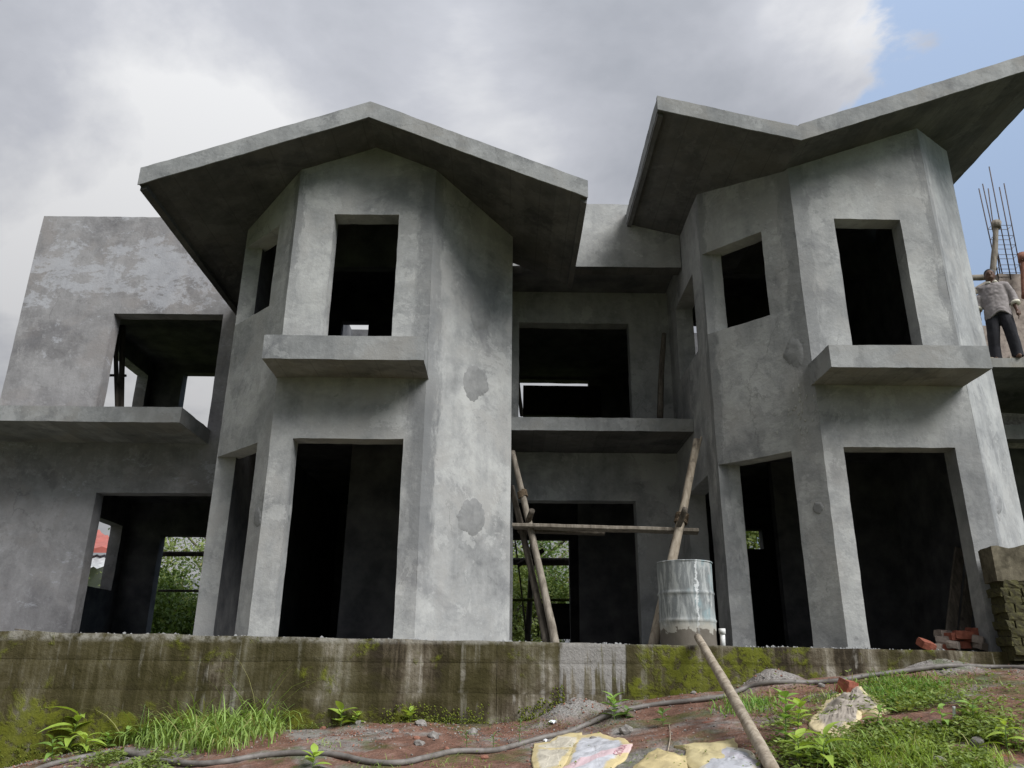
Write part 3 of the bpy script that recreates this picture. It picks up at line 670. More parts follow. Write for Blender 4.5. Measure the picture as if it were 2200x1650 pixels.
log('bamboo_stick', [at(1105, 1150, 15.75), at(1118, 1250, 15.75), at(1131, 1370, 15.75)], .016, .018, M['wood_dark'], 'thin leaning stick left of the prop in the middle back opening', 'stick')
log('short_log', [at(1112, 1215, 15.4), at(1168, 1182, 15.3)], .045, .045, M['wood_dark'], 'short slanting log across the timber in the middle back opening', 'log')
sp = tag(empty('shutter_board', at(1190, 1380, 15.1)), 'black board standing in the lower right of the middle back opening', 'board')
box_between('board', at(1161, 1335, 15.1), at(1224, 1335, 15.1), .05, .62, M['black'], sp)
sp = tag(empty('plywood_sheet', at(1190, 890, 15.05)), 'dark sheet blocking most of the upper middle back opening', 'board')
box_between('board', at(1124, 862, 15.05), at(1290, 864, 15.05), .03, .62, M['black'], sp)
log('leaning_batten', [at(1111, 740, 12.6), at(1112, 810, 12.5), at(1121, 893, 12.3)], .032, .032, M['wood_dark'], 'dark batten beside the bright gap in the upper middle opening', 'stick')
for (a, b, l) in (((2062, 1180, 8.95), (2036, 1412, 8.6), 'left one of two boards leaning inside the right doorway behind bricks'), ((2092, 1190, 8.95), (2064, 1412, 8.65), 'right one of two boards leaning inside the right doorway behind bricks')):
    t = tag(empty('leaning_board', at(*b)), l, 'board'); box_between('board', at(*a), at(*b), .11, .03, M['wood_dark'], t, Vector((0, -1, 0)))
box_between('board', at(33, 1351, 8.2), at(62, 1354, 8.22), .03, .012, M['wood_dark'], tag(empty('wood_splinter', at(33, 1351, 8.2)), 'small wood splinter lying on the plinth edge at far left', 'splinter'))

# ------------------------------------------------------------------ brick pile, rubble
def brick(c, s, rot, mat, name, label, cat, group=None, seed=0):
    bm = bmesh.new(); bmesh.ops.create_cube(bm, size=1)
    bmesh.ops.subdivide_edges(bm, edges=bm.edges[:], cuts=2, use_grid_fill=True)
    for v in bm.verts:
        q = Vector((v.co.x*s[0], v.co.y*s[1], v.co.z*s[2])); k = sum(abs(a) > .49 for a in v.co)
        q *= 1-.03*(k-1); v.co = q+noise.noise_vector(q*16+Vector((seed, seed, 0)))*.010
    me = bpy.data.meshes.new(name); bm.to_mesh(me); bm.free(); me.materials.append(mat)
    o = link(name, me); o.location = c; o.rotation_euler = rot; return tag(o, label, cat, group)
PB = [(1990, 1385, 0, 'red', .35, .5), (2012, 1392, 0, 'grey', .2, 0), (2030, 1375, .0, 'grey', -.5, .1), (2048, 1386, 0, 'grey', .9, .1), (2052, 1368, .04, 'red', .2, .0), (2068, 1386, 0, 'red', 1.4, 0), (2070, 1364, .07, 'red', -.2, .08), (2088, 1372, .04, 'red', .7, .1), (2084, 1388, 0, 'grey', .1, 0), (2102, 1376, .02, 'grey', 1.0, .2), (2096, 1357, .12, 'red', .1, .05), (2028, 1362, .10, 'grey', .3, .1), (2112, 1388, 0, 'grey', .4, .3), (2038, 1393, 0, 'red', 1.1, 0)]
BL = ['red brick tipped on end at the left end of the doorway heap', 'grey-brown brick low at the left front of the doorway heap', 'greenish grey brick lying behind the tipped red one', 'grey-brown brick in the front middle of the doorway heap', 'red brick in the upper middle of the doorway heap', 'red brick facing end-on at the front of the doorway heap', 'red brick on the top middle of the doorway heap', 'red brick in the right part of the doorway heap, second layer', 'grey-brown brick at the front right of the doorway heap', 'mortar-crusted brick near the right jamb in the doorway heap', 'topmost red brick at the right of the doorway heap', 'greenish grey brick on top at the left of the doorway heap', 'grey-brown brick nearest the right door jamb', 'small red brick at the very front of the doorway heap']
for i, (px, py, up, k, rz, rx) in enumerate(PB):
    Y = 8.30+.06*(i % 3)+up*.6; c = at(px, py, Y); c.z = max(c.z, ptop(c.x)+.03)
    r = k == 'red'
    brick(c, (.17+.05*((i*3) % 3)/2, .105, .075), (rx, rx*.5, rz), M['brick' if r else 'brick_grey'], 'brick', BL[i], 'brick', 'red bricks in the doorway heap' if r else 'mortared bricks in the doorway heap', i)
c = gpt(1822, 1492); brick(c+Vector((0, 0, .055)), (.15, .11, .12), (.3, .1, .6), M['brick'], 'brick', 'single red brick half under the brown sack by the hose', 'brick', seed=40)
def rock_mesh(name, r, mat, seed, sq=(1, .8, .6)):
    bm = bmesh.new(); bmesh.ops.create_icosphere(bm, subdivisions=2, radius=1)
    for v in bm.verts:
        q = v.co.copy(); v.co = Vector((q.x*sq[0], q.y*sq[1], q.z*sq[2]))*r*(1+.35*noise.noise(q*1.3+Vector((seed, 0, 0)))+.15*noise.noise(q*3.5+Vector((0, seed, 0))))
    me = bpy.data.meshes.new(name); bm.to_mesh(me); bm.free(); me.materials.append(mat); return me
RK = [(905, 1558, .06, 'stone'), (850, 1573, .035, 'stone_red'), (930, 1585, .06, 'stone'), (900, 1600, .045, 'stone'), (695, 1563, .03, 'stone_red'), (770, 1548, .04, 'stone'), (1015, 1577, .055, 'stone'), (895, 1588, .03, 'stone_red'), (1345, 1575, .07, 'stone'), (1275, 1590, .035, 'stone'), (1490, 1490, .03, 'stone'), (1765, 1475, .04, 'stone'), (2016, 1640, .05, 'stone'), (1825, 1588, .028, 'stone'), (2100, 1598, .05, 'stone'), (960, 1612, .03, 'stone_red'), (1040, 1630, .035, 'stone_red'), (1830, 1610, .025, 'stone')]
where = ['pale grey lump under the small plant at the wall foot', 'small red stone left of the grey rubble', 'grey mortar lump in the middle rubble', 'lower grey mortar lump in the middle rubble', 'small red stone in the brick-dust patch', 'flat grey stone near the wall foot', 'brown-grey stone below the concrete buttress', 'red pebble between the mortar lumps', 'mossy boulder right of the printed sack', 'small dark stone behind the printed sack', 'small stone by the hose under the pole', 'pale stone beside the red brick', 'flat grey stone at bottom right in grass', 'small grey stone under the brown sack corner', 'flat pale stone in the right-hand weeds', 'red stone above the hose bend', 'red stone close to the hose', 'tiny stone below the brown sack']
for i, (px, py, r, m) in enumerate(RK):
    c = gpt(px, py); o = link('rubble_stone', rock_mesh('rubble_stone', r, M[m], i*3.7)); o.location = c+Vector((0, 0, r*.2)); o.rotation_euler = (0, 0, i); tag(o, where[i], 'stone', 'loose rubble stones on the soil')
# gravel: uncountable small chips
gvs, gfs = [], []
ico = [(0, 0, 1), (.9, 0, .2), (-.3, .85, .3), (-.5, -.7, .2), (.3, .5, -.8), (.1, -.6, -.7)]; ift = [(0, 1, 2), (0, 2, 3), (0, 3, 1), (1, 4, 2), (2, 4, 3), (3, 5, 1), (4, 5, 3), (1, 5, 4)]
rnd = random.Random(3); chips = {0: ([], []), 1: ([], []), 2: ([], [])}
for i in range(7500):
    x = rnd.uniform(-4.6, 6.2); y = 7.98-abs(rnd.gauss(0, 1))*(.55 if x < 1 else 1.3)
    if y < 4: continue
    dn = noise.noise(Vector((x*1.1, y*1.1, 4)))
    if dn < -.15 and rnd.random() < .7: continue
    r = .004+.011*rnd.random()**2.5; c = Vector((x, y, ground_h(x, y)+r*.3)); V_, F_ = chips[rnd.choice((0, 0, 1, 2, 2))]; k = len(V_); a = rnd.random()*6; ca, sa = math.cos(a), math.sin(a)
    for q in ico:
        s = [r*(1+.4*rnd.uniform(-1, 1)) for _ in range(3)]; V_.append(c+Vector(((q[0]*ca-q[1]*sa)*s[0], (q[0]*sa+q[1]*ca)*s[1], q[2]*s[2]*.7)))
    F_ += [tuple(k+j for j in f) for f in ift]
for k, m in ((0, 'stone'), (1, 'brick_grey'), (2, 'stone_red')):
    tag(mesh('gravel', chips[k][0], chips[k][1], M[m]), ['grey stone chips scattered over the soil', 'brownish stone chips scattered over the soil', 'reddish laterite chips scattered over the soil'][k], 'gravel', kind='stuff')

# mortar crumbs left along the plinth edge and at the feet of the piers
cv_, cf_ = [], []
for i in range(420):
    x = rnd.choice((-2.35, -2.5, -.95, -.75, -.2, 2.55, 2.75, 3.25, 3.45, 3.5, 4.9, 5.0, 1.0, -3.2))+rnd.gauss(0, .10) if i % 3 else rnd.uniform(-4.8, 5.2)
    y = 8.05+rnd.random()*.13; r = .004+.018*rnd.random()**2.5; c = Vector((x, y, ptop(x)+r*.2)); k = len(cv_)
    for q in ico: cv_.append(c+Vector((q[0]*r*rnd.uniform(.7, 1.5), q[1]*r*rnd.uniform(.7, 1.3), q[2]*r*rnd.uniform(.5, 1))))
    cf_ += [tuple(k+j for j in f) for f in ift]
tag(mesh('mortar_crumbs', cv_, cf_, M['patch']), 'grey mortar crumbs scattered along the top edge of the plinth', 'rubble', kind='stuff')

# mossy broken wall stub at the right end
st = tag(empty('broken_wall', (5.2, 7.9, .2)), 'mossy broken masonry wall stub at the right edge of the plinth', 'wall')
xL = at(2148, 1300, 7.92).x; rows = 9; zb = .16; zt_ = at(2150, 1172, 7.92).z; zcap = zt_-.34; hh = (zcap-zb)/rows
for r in range(rows):
    x = xL+.02*noise.noise(Vector((r*3.3, 0, 0)))+(.0 if r % 2 else .03); k = 0
    while x < 5.9:
        w = (.15+.08*noise.noise(Vector((r*2.1, k*1.7, 1))))*(.7 if (k == 0 and r % 2) else 1)
        bm = bmesh.new(); bmesh.ops.create_cube(bm, size=1); bmesh.ops.subdivide_edges(bm, edges=bm.edges[:], cuts=3, use_grid_fill=True)
        for v in bm.verts:
            kk = sum(abs(a) > .49 for a in v.co); q = Vector((v.co.x*(w-.002), v.co.y*(.24+.03*noise.noise(Vector((r*5.1, k*3.3, 2)))), v.co.z*(hh+.006)))
            if kk > 1: q *= .965
            v.co = q+noise.noise_vector(q*9+Vector((r, k*3, 3)))*.014+noise.noise_vector(q*28+Vector((k, r, 3)))*.010
        me = bpy.data.meshes.new('stone_block'); bm.to_mesh(me); bm.free(); me.materials.append(M['mossy'])
        o = link('stone_block', me, st); o.location = Vector((x+w/2, 7.98, zb+hh*(r+.5)))-Vector(st.location); o.matrix_parent_inverse = Matrix(); x += w; k += 1
slab('mortar_core', xL+.03, 6.0, 7.90, 8.06, .1, zcap, M['mossy'], st, .3)
slab('concrete_cap', xL-.015, 6.05, 7.86, 8.10, zcap-.004, lambda x, y: zt_+.03*noise.noise(Vector((x*5, y*5, 2)))-.015, M['mossy_cap'], st, .06, 3)

# ------------------------------------------------------------------ hose
hp = [(60, 1668), (110, 1648), (200, 1628), (262, 1622), (345, 1640), (440, 1647), (560, 1630), (640, 1624), (720, 1628), (790, 1643), (860, 1645), (920, 1633), (980, 1620), (1060, 1618), (1110, 1606), (1160, 1592), (1215, 1580), (1260, 1562), (1310, 1540), (1360, 1527), (1420, 1517), (1480, 1511), (1550, 1502), (1600, 1485), (1660, 1472), (1740, 1471), (1800, 1468), (1850, 1459), (1920, 1450), (1990, 1441), (2050, 1435), (2130, 1437), (2210, 1440), (2300, 1442)]
hq = []
for q in hp: p = gpt(*q); hq.append(p+Vector((0, 0, .020)))
tag(tube('garden_hose', spline(hq, 5), .022, M['hose'], None, 10), 'long grey hose snaking along the soil below the plinth', 'hose')

# ------------------------------------------------------------------ sacks
def mat_sack(name, main, edge, prints=None, fold=(.5, .45, .4)):
    m, T = newmat(name); p = T.obj(); n = T.noise(p, 5, 6, .65, .5); w = T.noise(T.vm('MULTIPLY', p, (1, 1, 1)), 140, 2, .5); at_ = T.n('ShaderNodeAttribute', attribute_name='rim').outputs['Fac']
    c = T.mix(T.step(n, .35, .7), main, tuple(x*.72 for x in main))
    c = T.mix(T.step(T.math('ADD', at_, T.math('MULTIPLY', n, .3)), .86, .98), c, edge)
    if prints:
        for (dirv, lo, hi, colr) in prints:
            d = T.vm('DOT_PRODUCT', p, dirv); d = T.math('ADD', d, T.math('MULTIPLY', T.math('SUBTRACT', n, .5), .05))
            c = T.mix(T.math('MULTIPLY', T.math('MULTIPLY', T.step(d, lo-.008, lo+.008), T.step(d, hi+.008, hi-.008)), .85), c, colr)
    dirt = T.step(T.noise(p, 9, 7, .75), .52, .70); c = T.mix(T.math('MULTIPLY', dirt, .28), c, (.22, .17, .13))
    finish(T, c, .7, T.bump(w, .25, .003), .3); return m
def sack(outline, mat, label, bulge=.06, seed=0, wr=.013):
    P = [gpt(*q) for q in outline]; N0 = len(P); P2 = []
    for i in range(N0):
        a, b = P[i], P[(i+1) % N0]
        for s in range(12): P2.append(a.lerp(b, s/12))
    c = sum(P2, Vector())/len(P2); N = len(P2); K = 24; vs, rim = [], []
    for k in range(K):
        f = 1-k/(K-1)*1.0 if k < K-1 else .0
        for i in range(N):
            e = P2[i]+noise.noise_vector(P2[i]*12+Vector((seed, 0, 0)))*.012; v = c.lerp(e, max(f, .02)); gz = ground_h(v.x, v.y)
            a = noise.noise(Vector((v.x*3.2, v.y*3.2, seed))); b = noise.noise(Vector((v.x*9, v.y*5, seed+4))); cr = abs(noise.noise(Vector((v.x*5+v.y*3, v.y*4, seed+8))))
            c2 = abs(noise.noise(Vector((v.x*13-v.y*6, v.y*9, seed+2))))
            z = gz+.012+bulge*(1-f**3)*(.75+.6*a)+wr*(.6*b+2.0*max(0, .22-cr)*2-1.2*max(0, .12-c2)*2)*(.35+.65*(1-f**4))
            v.z = max(z, gz+.008); vs.append(v); rim.append(f)
    n0 = len(vs)
    for i in range(N): v = vs[i].copy(); v.z = ground_h(v.x, v.y)-.03; vs.append(v); rim.append(1)
    fs = [(k*N+i, (k+1)*N+i, (k+1)*N+(i+1) % N, k*N+(i+1) % N) for k in range(K-1) for i in range(N)]
    fs += [(n0+i, i, (i) if False else (i+1) % N, n0+(i+1) % N) for i in range(N)]; fs.append(tuple((K-1)*N+i for i in range(N)))
    o = mesh('woven_sack', [v-c for v in vs], fs, mat, None, smooth=True); o.location = c
    at_ = o.data.attributes.new('rim', 'FLOAT', 'POINT'); at_.data.foreach_set('value', rim)
    tag(o, label, 'sack', 'discarded woven sacks'); return o, c
white = (.50, .50, .52); yel = (.50, .41, .22); cream = (.58, .50, .30)
dpk = (gpt(1330, 1610)-gpt(1220, 1600)).normalized()
s1, c1 = sack([(1240, 1582), (1290, 1578), (1335, 1588), (1358, 1603), (1350, 1625), (1318, 1652), (1280, 1690), (1195, 1690), (1215, 1640), (1228, 1610)], mat_sack('white_sack', white, (.52, .42, .22), [(tuple(dpk), .16, .27, (.56, .40, .41))]), 'white woven sack with a pink printed band lying at bottom centre', .025, 1)
sack([(1146, 1602), (1180, 1597), (1200, 1580), (1252, 1576), (1250, 1590), (1228, 1625), (1200, 1668), (1150, 1690), (1142, 1640)], mat_sack('yellow_white_sack', (.55, .50, .40), yel, [((.8, .6, 0), -.02, .06, yel)]), 'crumpled cream sack with yellow edge left of the pink printed sack', .022, 2)
sack([(1392, 1622), (1412, 1612), (1450, 1622), (1478, 1630), (1478, 1660), (1440, 1690), (1340, 1690), (1360, 1650)], mat_sack('yellow_sack', (.52, .42, .22), (.42, .34, .17)), 'plain yellow sack at bottom centre between the two white sacks', .03, 3)
sack([(1448, 1607), (1500, 1600), (1578, 1590), (1584, 1606), (1590, 1640), (1500, 1660), (1470, 1640), (1476, 1615)], mat_sack('folded_yellow_sack', (.50, .42, .23), (.40, .33, .17)), 'folded yellow sack lying behind the white sack near the pole', .018, 4)
sack([(1503, 1620), (1530, 1618), (1560, 1608), (1615, 1618), (1634, 1645), (1636, 1690), (1500, 1690)], mat_sack('white_printed_sack', (.47, .47, .49), (.50, .46, .38), [((.9, .3, 0), .02, .10, (.42, .40, .43))]), 'white printed sack at the bottom edge beside the pole', .022, 5)
s6, c6 = sack([(1735, 1560), (1755, 1530), (1790, 1500), (1830, 1490), (1842, 1470), (1862, 1495), (1895, 1515), (1916, 1530), (1890, 1542), (1855, 1538), (1845, 1552), (1842, 1570), (1790, 1590), (1750, 1576)], mat_sack('brown_sack', (.34, .295, .245), (.52, .43, .26)), 'dusty brown sack crumpled in the grass below the hose on the right', .045, 6, .035)
# faded print on the pink band (lettering too worn to read further) laid onto the sack
def print_on(s, c, text, p, q, size, mat):
    cu = bpy.data.curves.new('print', 'FONT'); cu.body = text; cu.size = size; cu.align_x = 'CENTER'
    to = bpy.data.objects.new('print', cu); col.objects.link(to); dg = bpy.context.evaluated_depsgraph_get()
    me = bpy.data.meshes.new_from_object(to.evaluated_get(dg)); bpy.data.objects.remove(to)
    a, b = gpt(*p), gpt(*q); x = (b-a).normalized(); y = Vector((-x.y, x.x, 0)).normalized(); m = (a+b)/2
    from mathutils.bvhtree import BVHTree
    bv = BVHTree.FromPolygons([v.co+c for v in s.data.vertices], [tuple(f.vertices) for f in s.data.polygons])
    bm = bmesh.new(); bm.from_mesh(me); bmesh.ops.triangulate(bm, faces=bm.faces[:]); bmesh.ops.subdivide_edges(bm, edges=bm.edges[:], cuts=1)
    for v in bm.verts:
        w = m+x*v.co.x+y*v.co.y; h = bv.ray_cast(Vector((w.x, w.y, 5)), Vector((0, 0, -1)))[0]
        v.co = Vector((w.x, w.y, (h.z if h else w.z)+.005))-c
    bm.to_mesh(me); bm.free(); me.materials.clear(); me.materials.append(mat); o = link('print', me); o.parent = s
print_on(s1, c1, 'YKS25', (1341, 1606), (1309, 1642), .075, plain('faded_red_print', (.42, .20, .23), (.50, .27, .30), 30))

# ------------------------------------------------------------------ plants
def leaf_mesh(name, L, Wd, droop, fold, mat, tip=.55):
    vs, fs = [], []; n = 7
    for i in range(n):
        t = i/(n-1); w = Wd*math.sin(math.pi*min(1, t**tip if t > 0 else 0))*.5 if 0 < t < 1 else .001
        z = -droop*L*t*t; x = L*t*(1-.25*droop*t)
        for s in (-1, 0, 1): vs.append((x, s*w, z+abs(s)*w*fold+.004*math.sin(t*9+s)))
    for i in range(n-1):
        for k in range(2): a = i*3+k; fs.append((a, a+3, a+4, a+1))
    me = bpy.data.meshes.new(name); me.from_pydata(vs, [], fs); me.materials.append(mat)
    me.polygons.foreach_set('use_smooth', [True]*len(me.polygons)); return me
LM = {}
for k in ('leaf', 'leaf_bright', 'leaf_dark'):
    LM[k, 'broad'] = leaf_mesh('leaf', 1, .50, .30, .25, M[k], .75); LM[k, 'lance'] = leaf_mesh('leaf', 1, .27, .55, .30, M[k], .70); LM[k, 'thin'] = leaf_mesh('leaf', 1, .13, .45, .3, M[k], .6)
def weed(name, px, py, h, nl, ll, shape, mk, label, lean_=(0, 0), seed=0, whorls=3):
    rd = random.Random(seed*13+5); b = gpt(px, py); t = tag(empty(name, b), label, 'plant', 'weeds growing on the soil')
    top = Vector((lean_[0], lean_[1], h)); P = spline([(0, 0, -.02), Vector((lean_[0]*.3, lean_[1]*.3, h*.5)), top], 4)
    o = tube('stem', P, [.0045*(1-.5*i/(len(P)-1)) for i in range(len(P))], M['leaf_dark'], None, 6); o.parent = t
    for i in range(nl):
        f = .25+.75*(i+.5)/nl; p = P[min(len(P)-1, int(f*(len(P)-1)))]
        az = i*2.4+rd.uniform(-.4, .4); el = .15+.75*f*rd.uniform(.5, 1.2); s = 1.22*ll*(1.15-.45*f*rd.random())*rd.uniform(.75, 1.1)
        o = link('leaf', LM[mk, shape]); o.parent = t; o.location = p; o.rotation_euler = (rd.uniform(-.3, .3), -el, az); o.scale = (s, s, s)
    return t
weed('leafy_weed', 148, 1612, .34, 13, .24, 'lance', 'leaf_bright', 'tall lance-leaved weed at far left against the mossy wall', (.05, 0), 1)
weed('leafy_weed', 110, 1640, .20, 9, .16, 'lance', 'leaf', 'darker low weed at the bottom left corner of the slope', (-.03, 0), 2)
weed('leafy_weed', 180, 1622, .16, 10, .17, 'lance', 'leaf_bright', 'drooping yellow-green weed just right of the tall lance-leaved one', (.02, -.03), 3)
weed('leafy_weed', 232, 1592, .12, 10, .085, 'broad', 'leaf', 'small round-leaved seedling left of the long grass', (0, 0), 4)
weed('leafy_weed', 272, 1580, .14, 7, .09, 'broad', 'leaf', 'small seedling touching the left end of the long grass', (.0, 0), 5)
weed('leafy_weed', 735, 1527, .15, 8, .13, 'broad', 'leaf_bright', 'bright broad-leaved seedling at the wall foot, larger of a pair', (0, -.02), 6)
weed('leafy_weed', 766, 1530, .10, 6, .085, 'broad', 'leaf_bright', 'smaller bright seedling at the wall foot, right of its pair', (.01, -.01), 7)
weed('leafy_weed', 882, 1546, .10, 7, .09, 'broad', 'leaf_bright', 'bright seedling beside the grey lump at the wall foot', (0, -.01), 8)
weed('leafy_weed', 1320, 1548, .19, 10, .12, 'broad', 'leaf', 'broad-leaved weed by the hose below the cement splash', (0, -.01), 9)
weed('leafy_weed', 1345, 1545, .08, 7, .075, 'broad', 'leaf_dark', 'low dull weed right beside the broad-leaved one by the hose', (.02, 0), 10)
weed('leafy_weed', 1425, 1562, .12, 8, .085, 'broad', 'leaf_dark', 'drooping dull weed on the red soil left of the pole', (0, 0), 11)
weed('leafy_weed', 672, 1650, .10, 7, .10, 'broad', 'leaf_bright', 'bright seedling under the hose at the bottom edge', (0, 0), 12)
weed('leafy_weed', 1690, 1600, .32, 16, .10, 'broad', 'leaf', 'upright leafy weed left of the brown sack', (.03, 0), 13)
weed('leafy_weed', 1715, 1590, .26, 14, .095, 'broad', 'leaf_bright', 'yellow-green upright weed touching the brown sack', (.05, .0), 14)
weed('leafy_weed', 1770, 1655, .20, 10, .17, 'lance', 'leaf_bright', 'bright large-leaved weed at the bottom edge under the brown sack', (.03, 0), 15)
weed('leafy_weed', 1720, 1650, .18, 9, .12, 'broad', 'leaf_bright', 'broad bright weed at the bottom edge right of the pole', (0, 0), 16)
weed('leafy_weed', 2092, 1552, .13, 6, .10, 'broad', 'leaf', 'lone seedling on the bare red soil at far right', (.02, 0), 17)
weed('leafy_weed', 2030, 1565, .13, 9, .11, 'lance', 'leaf', 'low weed beside the small white stake', (-.02, 0), 18)
weed('leafy_weed', 2165, 1615, .18, 10, .14, 'lance', 'leaf_bright', 'yellow-green weed near the right edge of the picture', (.02, 0), 19)
weed('leafy_weed', 1885, 1570, .14, 12, .12, 'lance', 'leaf', 'spreading weed under the right corner of the brown sack', (.03, -.03), 20)
weed('spindly_weed', 1116, 1600, .20, 16, .08, 'thin', 'leaf_dark', 'thin spindly weed at centre left of the printed sack', (.01, 0), 21)
weed('spindly_weed', 1060, 1612, .12, 12, .08, 'thin', 'leaf_dark', 'low spindly weed on the rubble by the hose', (0, 0), 22)
weed('spindly_weed', 1003, 1610, .15, 14, .085, 'thin', 'leaf_dark', 'spindly weed left of the low one on the rubble', (-.01, 0), 23)
weed('spindly_weed', 300, 1560, .33, 8, .05, 'thin', 'leaf', 'tall thin flowering weed at the left side of the long grass', (.02, 0), 24)
def blades(spots, n, L, Wd, seed, spread, arch=1.0):
    rd = random.Random(seed); vs, fs = [], []
    for _ in range(n):
        px, py = rd.choice(spots); b = gpt(px+rd.gauss(0, spread[0]), py+rd.gauss(0, spread[1])); l = L*rd.uniform(.3, 1.0)**1.0*rd.choice((.8, 1, 1.25)); w = Wd*rd.uniform(.6, 1.2)
        az = rd.uniform(0, 2*math.pi); o = Vector((math.cos(az), math.sin(az), 0)); s = Vector((-o.y, o.x, 0)); el = rd.uniform(.9, 1.45); k = len(vs); S = 6; ar = arch*rd.uniform(.25, 1.7); p = b-Vector((0, 0, .01)); a = el
        for i in range(S):
            t = i/(S-1); ww = w*(1-t**2)*.5+.0006
            vs += [p+s*ww+Vector((0, 0, ww*.5)), p-s*ww+Vector((0, 0, ww*.5))]
            p = p+(o*math.cos(a)+Vector((0, 0, 1))*math.sin(a))*(l/(S-1)); a -= ar*.42*(.4+t)
        fs += [(k+2*i, k+2*i+1, k+2*i+3, k+2*i+2) for i in range(S-1)]
    return vs, fs
def grass(spots, n, L, Wd, mat, label, seed, spread=(25, 10), arch=1.0):
    v, f = blades(spots, n, L, Wd, seed, spread, arch); b = gpt(*spots[0])
    o = mesh('grass_clump', [p-b for p in v], f, mat, None, smooth=True); o.location = b
    return tag(o, label, 'grass', 'clumps of grass', 'stuff' if seed in (3, 6, 7, 8, 10, 11, 12) else None)
grass([(330, 1585), (390, 1590), (440, 1595), (480, 1590), (520, 1575), (560, 1565), (420, 1570)], 1500, .46, .015, M['grass'], 'large clump of long arching grass at the wall foot on the left', 1, (26, 13), 2.1)
grass([(540, 1560), (560, 1555)], 18, .80, .011, M['grass'], 'few tall seeding grass stalks rising above the long clump', 2, (14, 6), .6)
grass([(1600, 1520), (1640, 1515), (1570, 1520)], 450, .16, .009, M['grass_deep'], 'dense green tuft beside the pole under the hose', 3, (20, 9), 1.6)
grass([(1890, 1480), (1940, 1475), (1990, 1478), (1920, 1500), (1960, 1490)], 1300, .14, .009, M['grass_deep'], 'wide lush grass patch covering the hose on the right', 4, (30, 13), 1.8)
grass([(1960, 1630), (1990, 1640), (1940, 1650), (1900, 1640)], 900, .17, .0065, M['grass_bright'], 'bright yellow-green fine grass at the bottom right', 5, (40, 24), 1.1)
grass([(2090, 1650), (2120, 1640)], 450, .12, .007, M['grass_bright'], 'low bright grass in the bottom right corner', 6, (34, 18), 1.2)
grass([(1840, 1615), (1820, 1640), (1790, 1625)], 420, .15, .009, M['grass'], 'short grass below the brown sack', 7, (26, 14))
grass([(2070, 1470), (2110, 1475)], 120, .09, .006, M['grass'], 'sparse dry grass beside the hose at far right', 8, (26, 8))
grass([(690, 1600), (705, 1602)], 60, .07, .005, M['grass'], 'tiny grass tuft on the bare red soil', 9, (14, 5))
grass([(960, 1640), (1000, 1645), (830, 1650)], 90, .09, .005, M['grass'], 'thin grass along the lower side of the hose', 10, (40, 8))
grass([(1760, 1505), (1790, 1498)], 150, .10, .006, M['grass'], 'small tuft left of the red brick', 11, (16, 7))
grass([(2170, 1560), (2190, 1600)], 110, .09, .006, M['grass'], 'sparse tuft at the right picture edge', 12, (22, 16))
# low leafy ground cover: uncountable
rd = random.Random(11); cvv, cff = [], []
def cover(cx, cy, sx, sy, n, s):
    for _ in range(n):
        px, py = rd.gauss(cx, sx), rd.gauss(cy, sy)
        if py < 1420 or py > 1720: continue
        b = gpt(px, py)
        if noise.noise(Vector((b.x*2.2, b.y*2.2, 7))) < -.12: continue
        b.z += rd.uniform(.005, .05); l = s*rd.uniform(.5, 1.3); az = rd.uniform(0, 6.28); o = Vector((math.cos(az), math.sin(az), rd.uniform(-.2, .7))).normalized()
        sd = o.cross(Vector((rd.uniform(-.4, .4), rd.uniform(-.4, .4), 1))).normalized(); k = len(cvv); up = o.cross(sd)*-1
        cvv.extend([b, b+o*l*.45+sd*l*.28+up*l*.06, b+o*l, b+o*l*.45-sd*l*.28+up*l*.06]); cff.append((k, k+1, k+2)); cff.append((k, k+2, k+3))
cover(270, 1635, 50, 18, 2600, .045); cover(1980, 1560, 110, 45, 8500, .040); cover(1830, 1630, 80, 22, 3600, .042); cover(2110, 1620, 60, 30, 3000, .038)
cover(1950, 1500, 60, 16, 1200, .032); cover(1700, 1570, 30, 40, 1100, .04); cover(650, 1545, 60, 8, 350, .022); cover(970, 1545, 55, 10, 500, .02); cover(1170, 1560, 50, 10, 300, .02); cover(1250, 1640, 200, 20, 300, .022); cover(230, 1600, 40, 12, 300, .03)
tag(mesh('ground_cover', cvv, cff, M['cover'], smooth=False), 'low leafy ground cover of small weeds over the soil', 'weeds', kind='stuff')
# moss cushions at the wall foot: uncountable
mv, mf = [], []
for (x0, x1, zo, n) in ((-2.75, -2.2, .05, 220), (-1.15, -.15, .05, 420), (.12, .55, .06, 260), (-4.6, -3.6, .05, 200)):
    for _ in range(n):
        x = rd.uniform(x0, x1); y = 7.955-rd.random()*.05; z = ground_h(x, 7.93)+rd.random()**2*.16*(1+noise.noise(Vector((x*3, 1, 1))))-.01; r = rd.uniform(.007, .016); k = len(mv)
        for q in ico: mv.append(Vector((x+q[0]*r, y+q[1]*r*.6, z+q[2]*r)))
        mf += [tuple(k+j for j in f) for f in ift]
tag(mesh('moss_cushions', mv, mf, M['moss'], smooth=True), 'green moss cushions growing along the foot of the plinth wall', 'moss', kind='stuff')
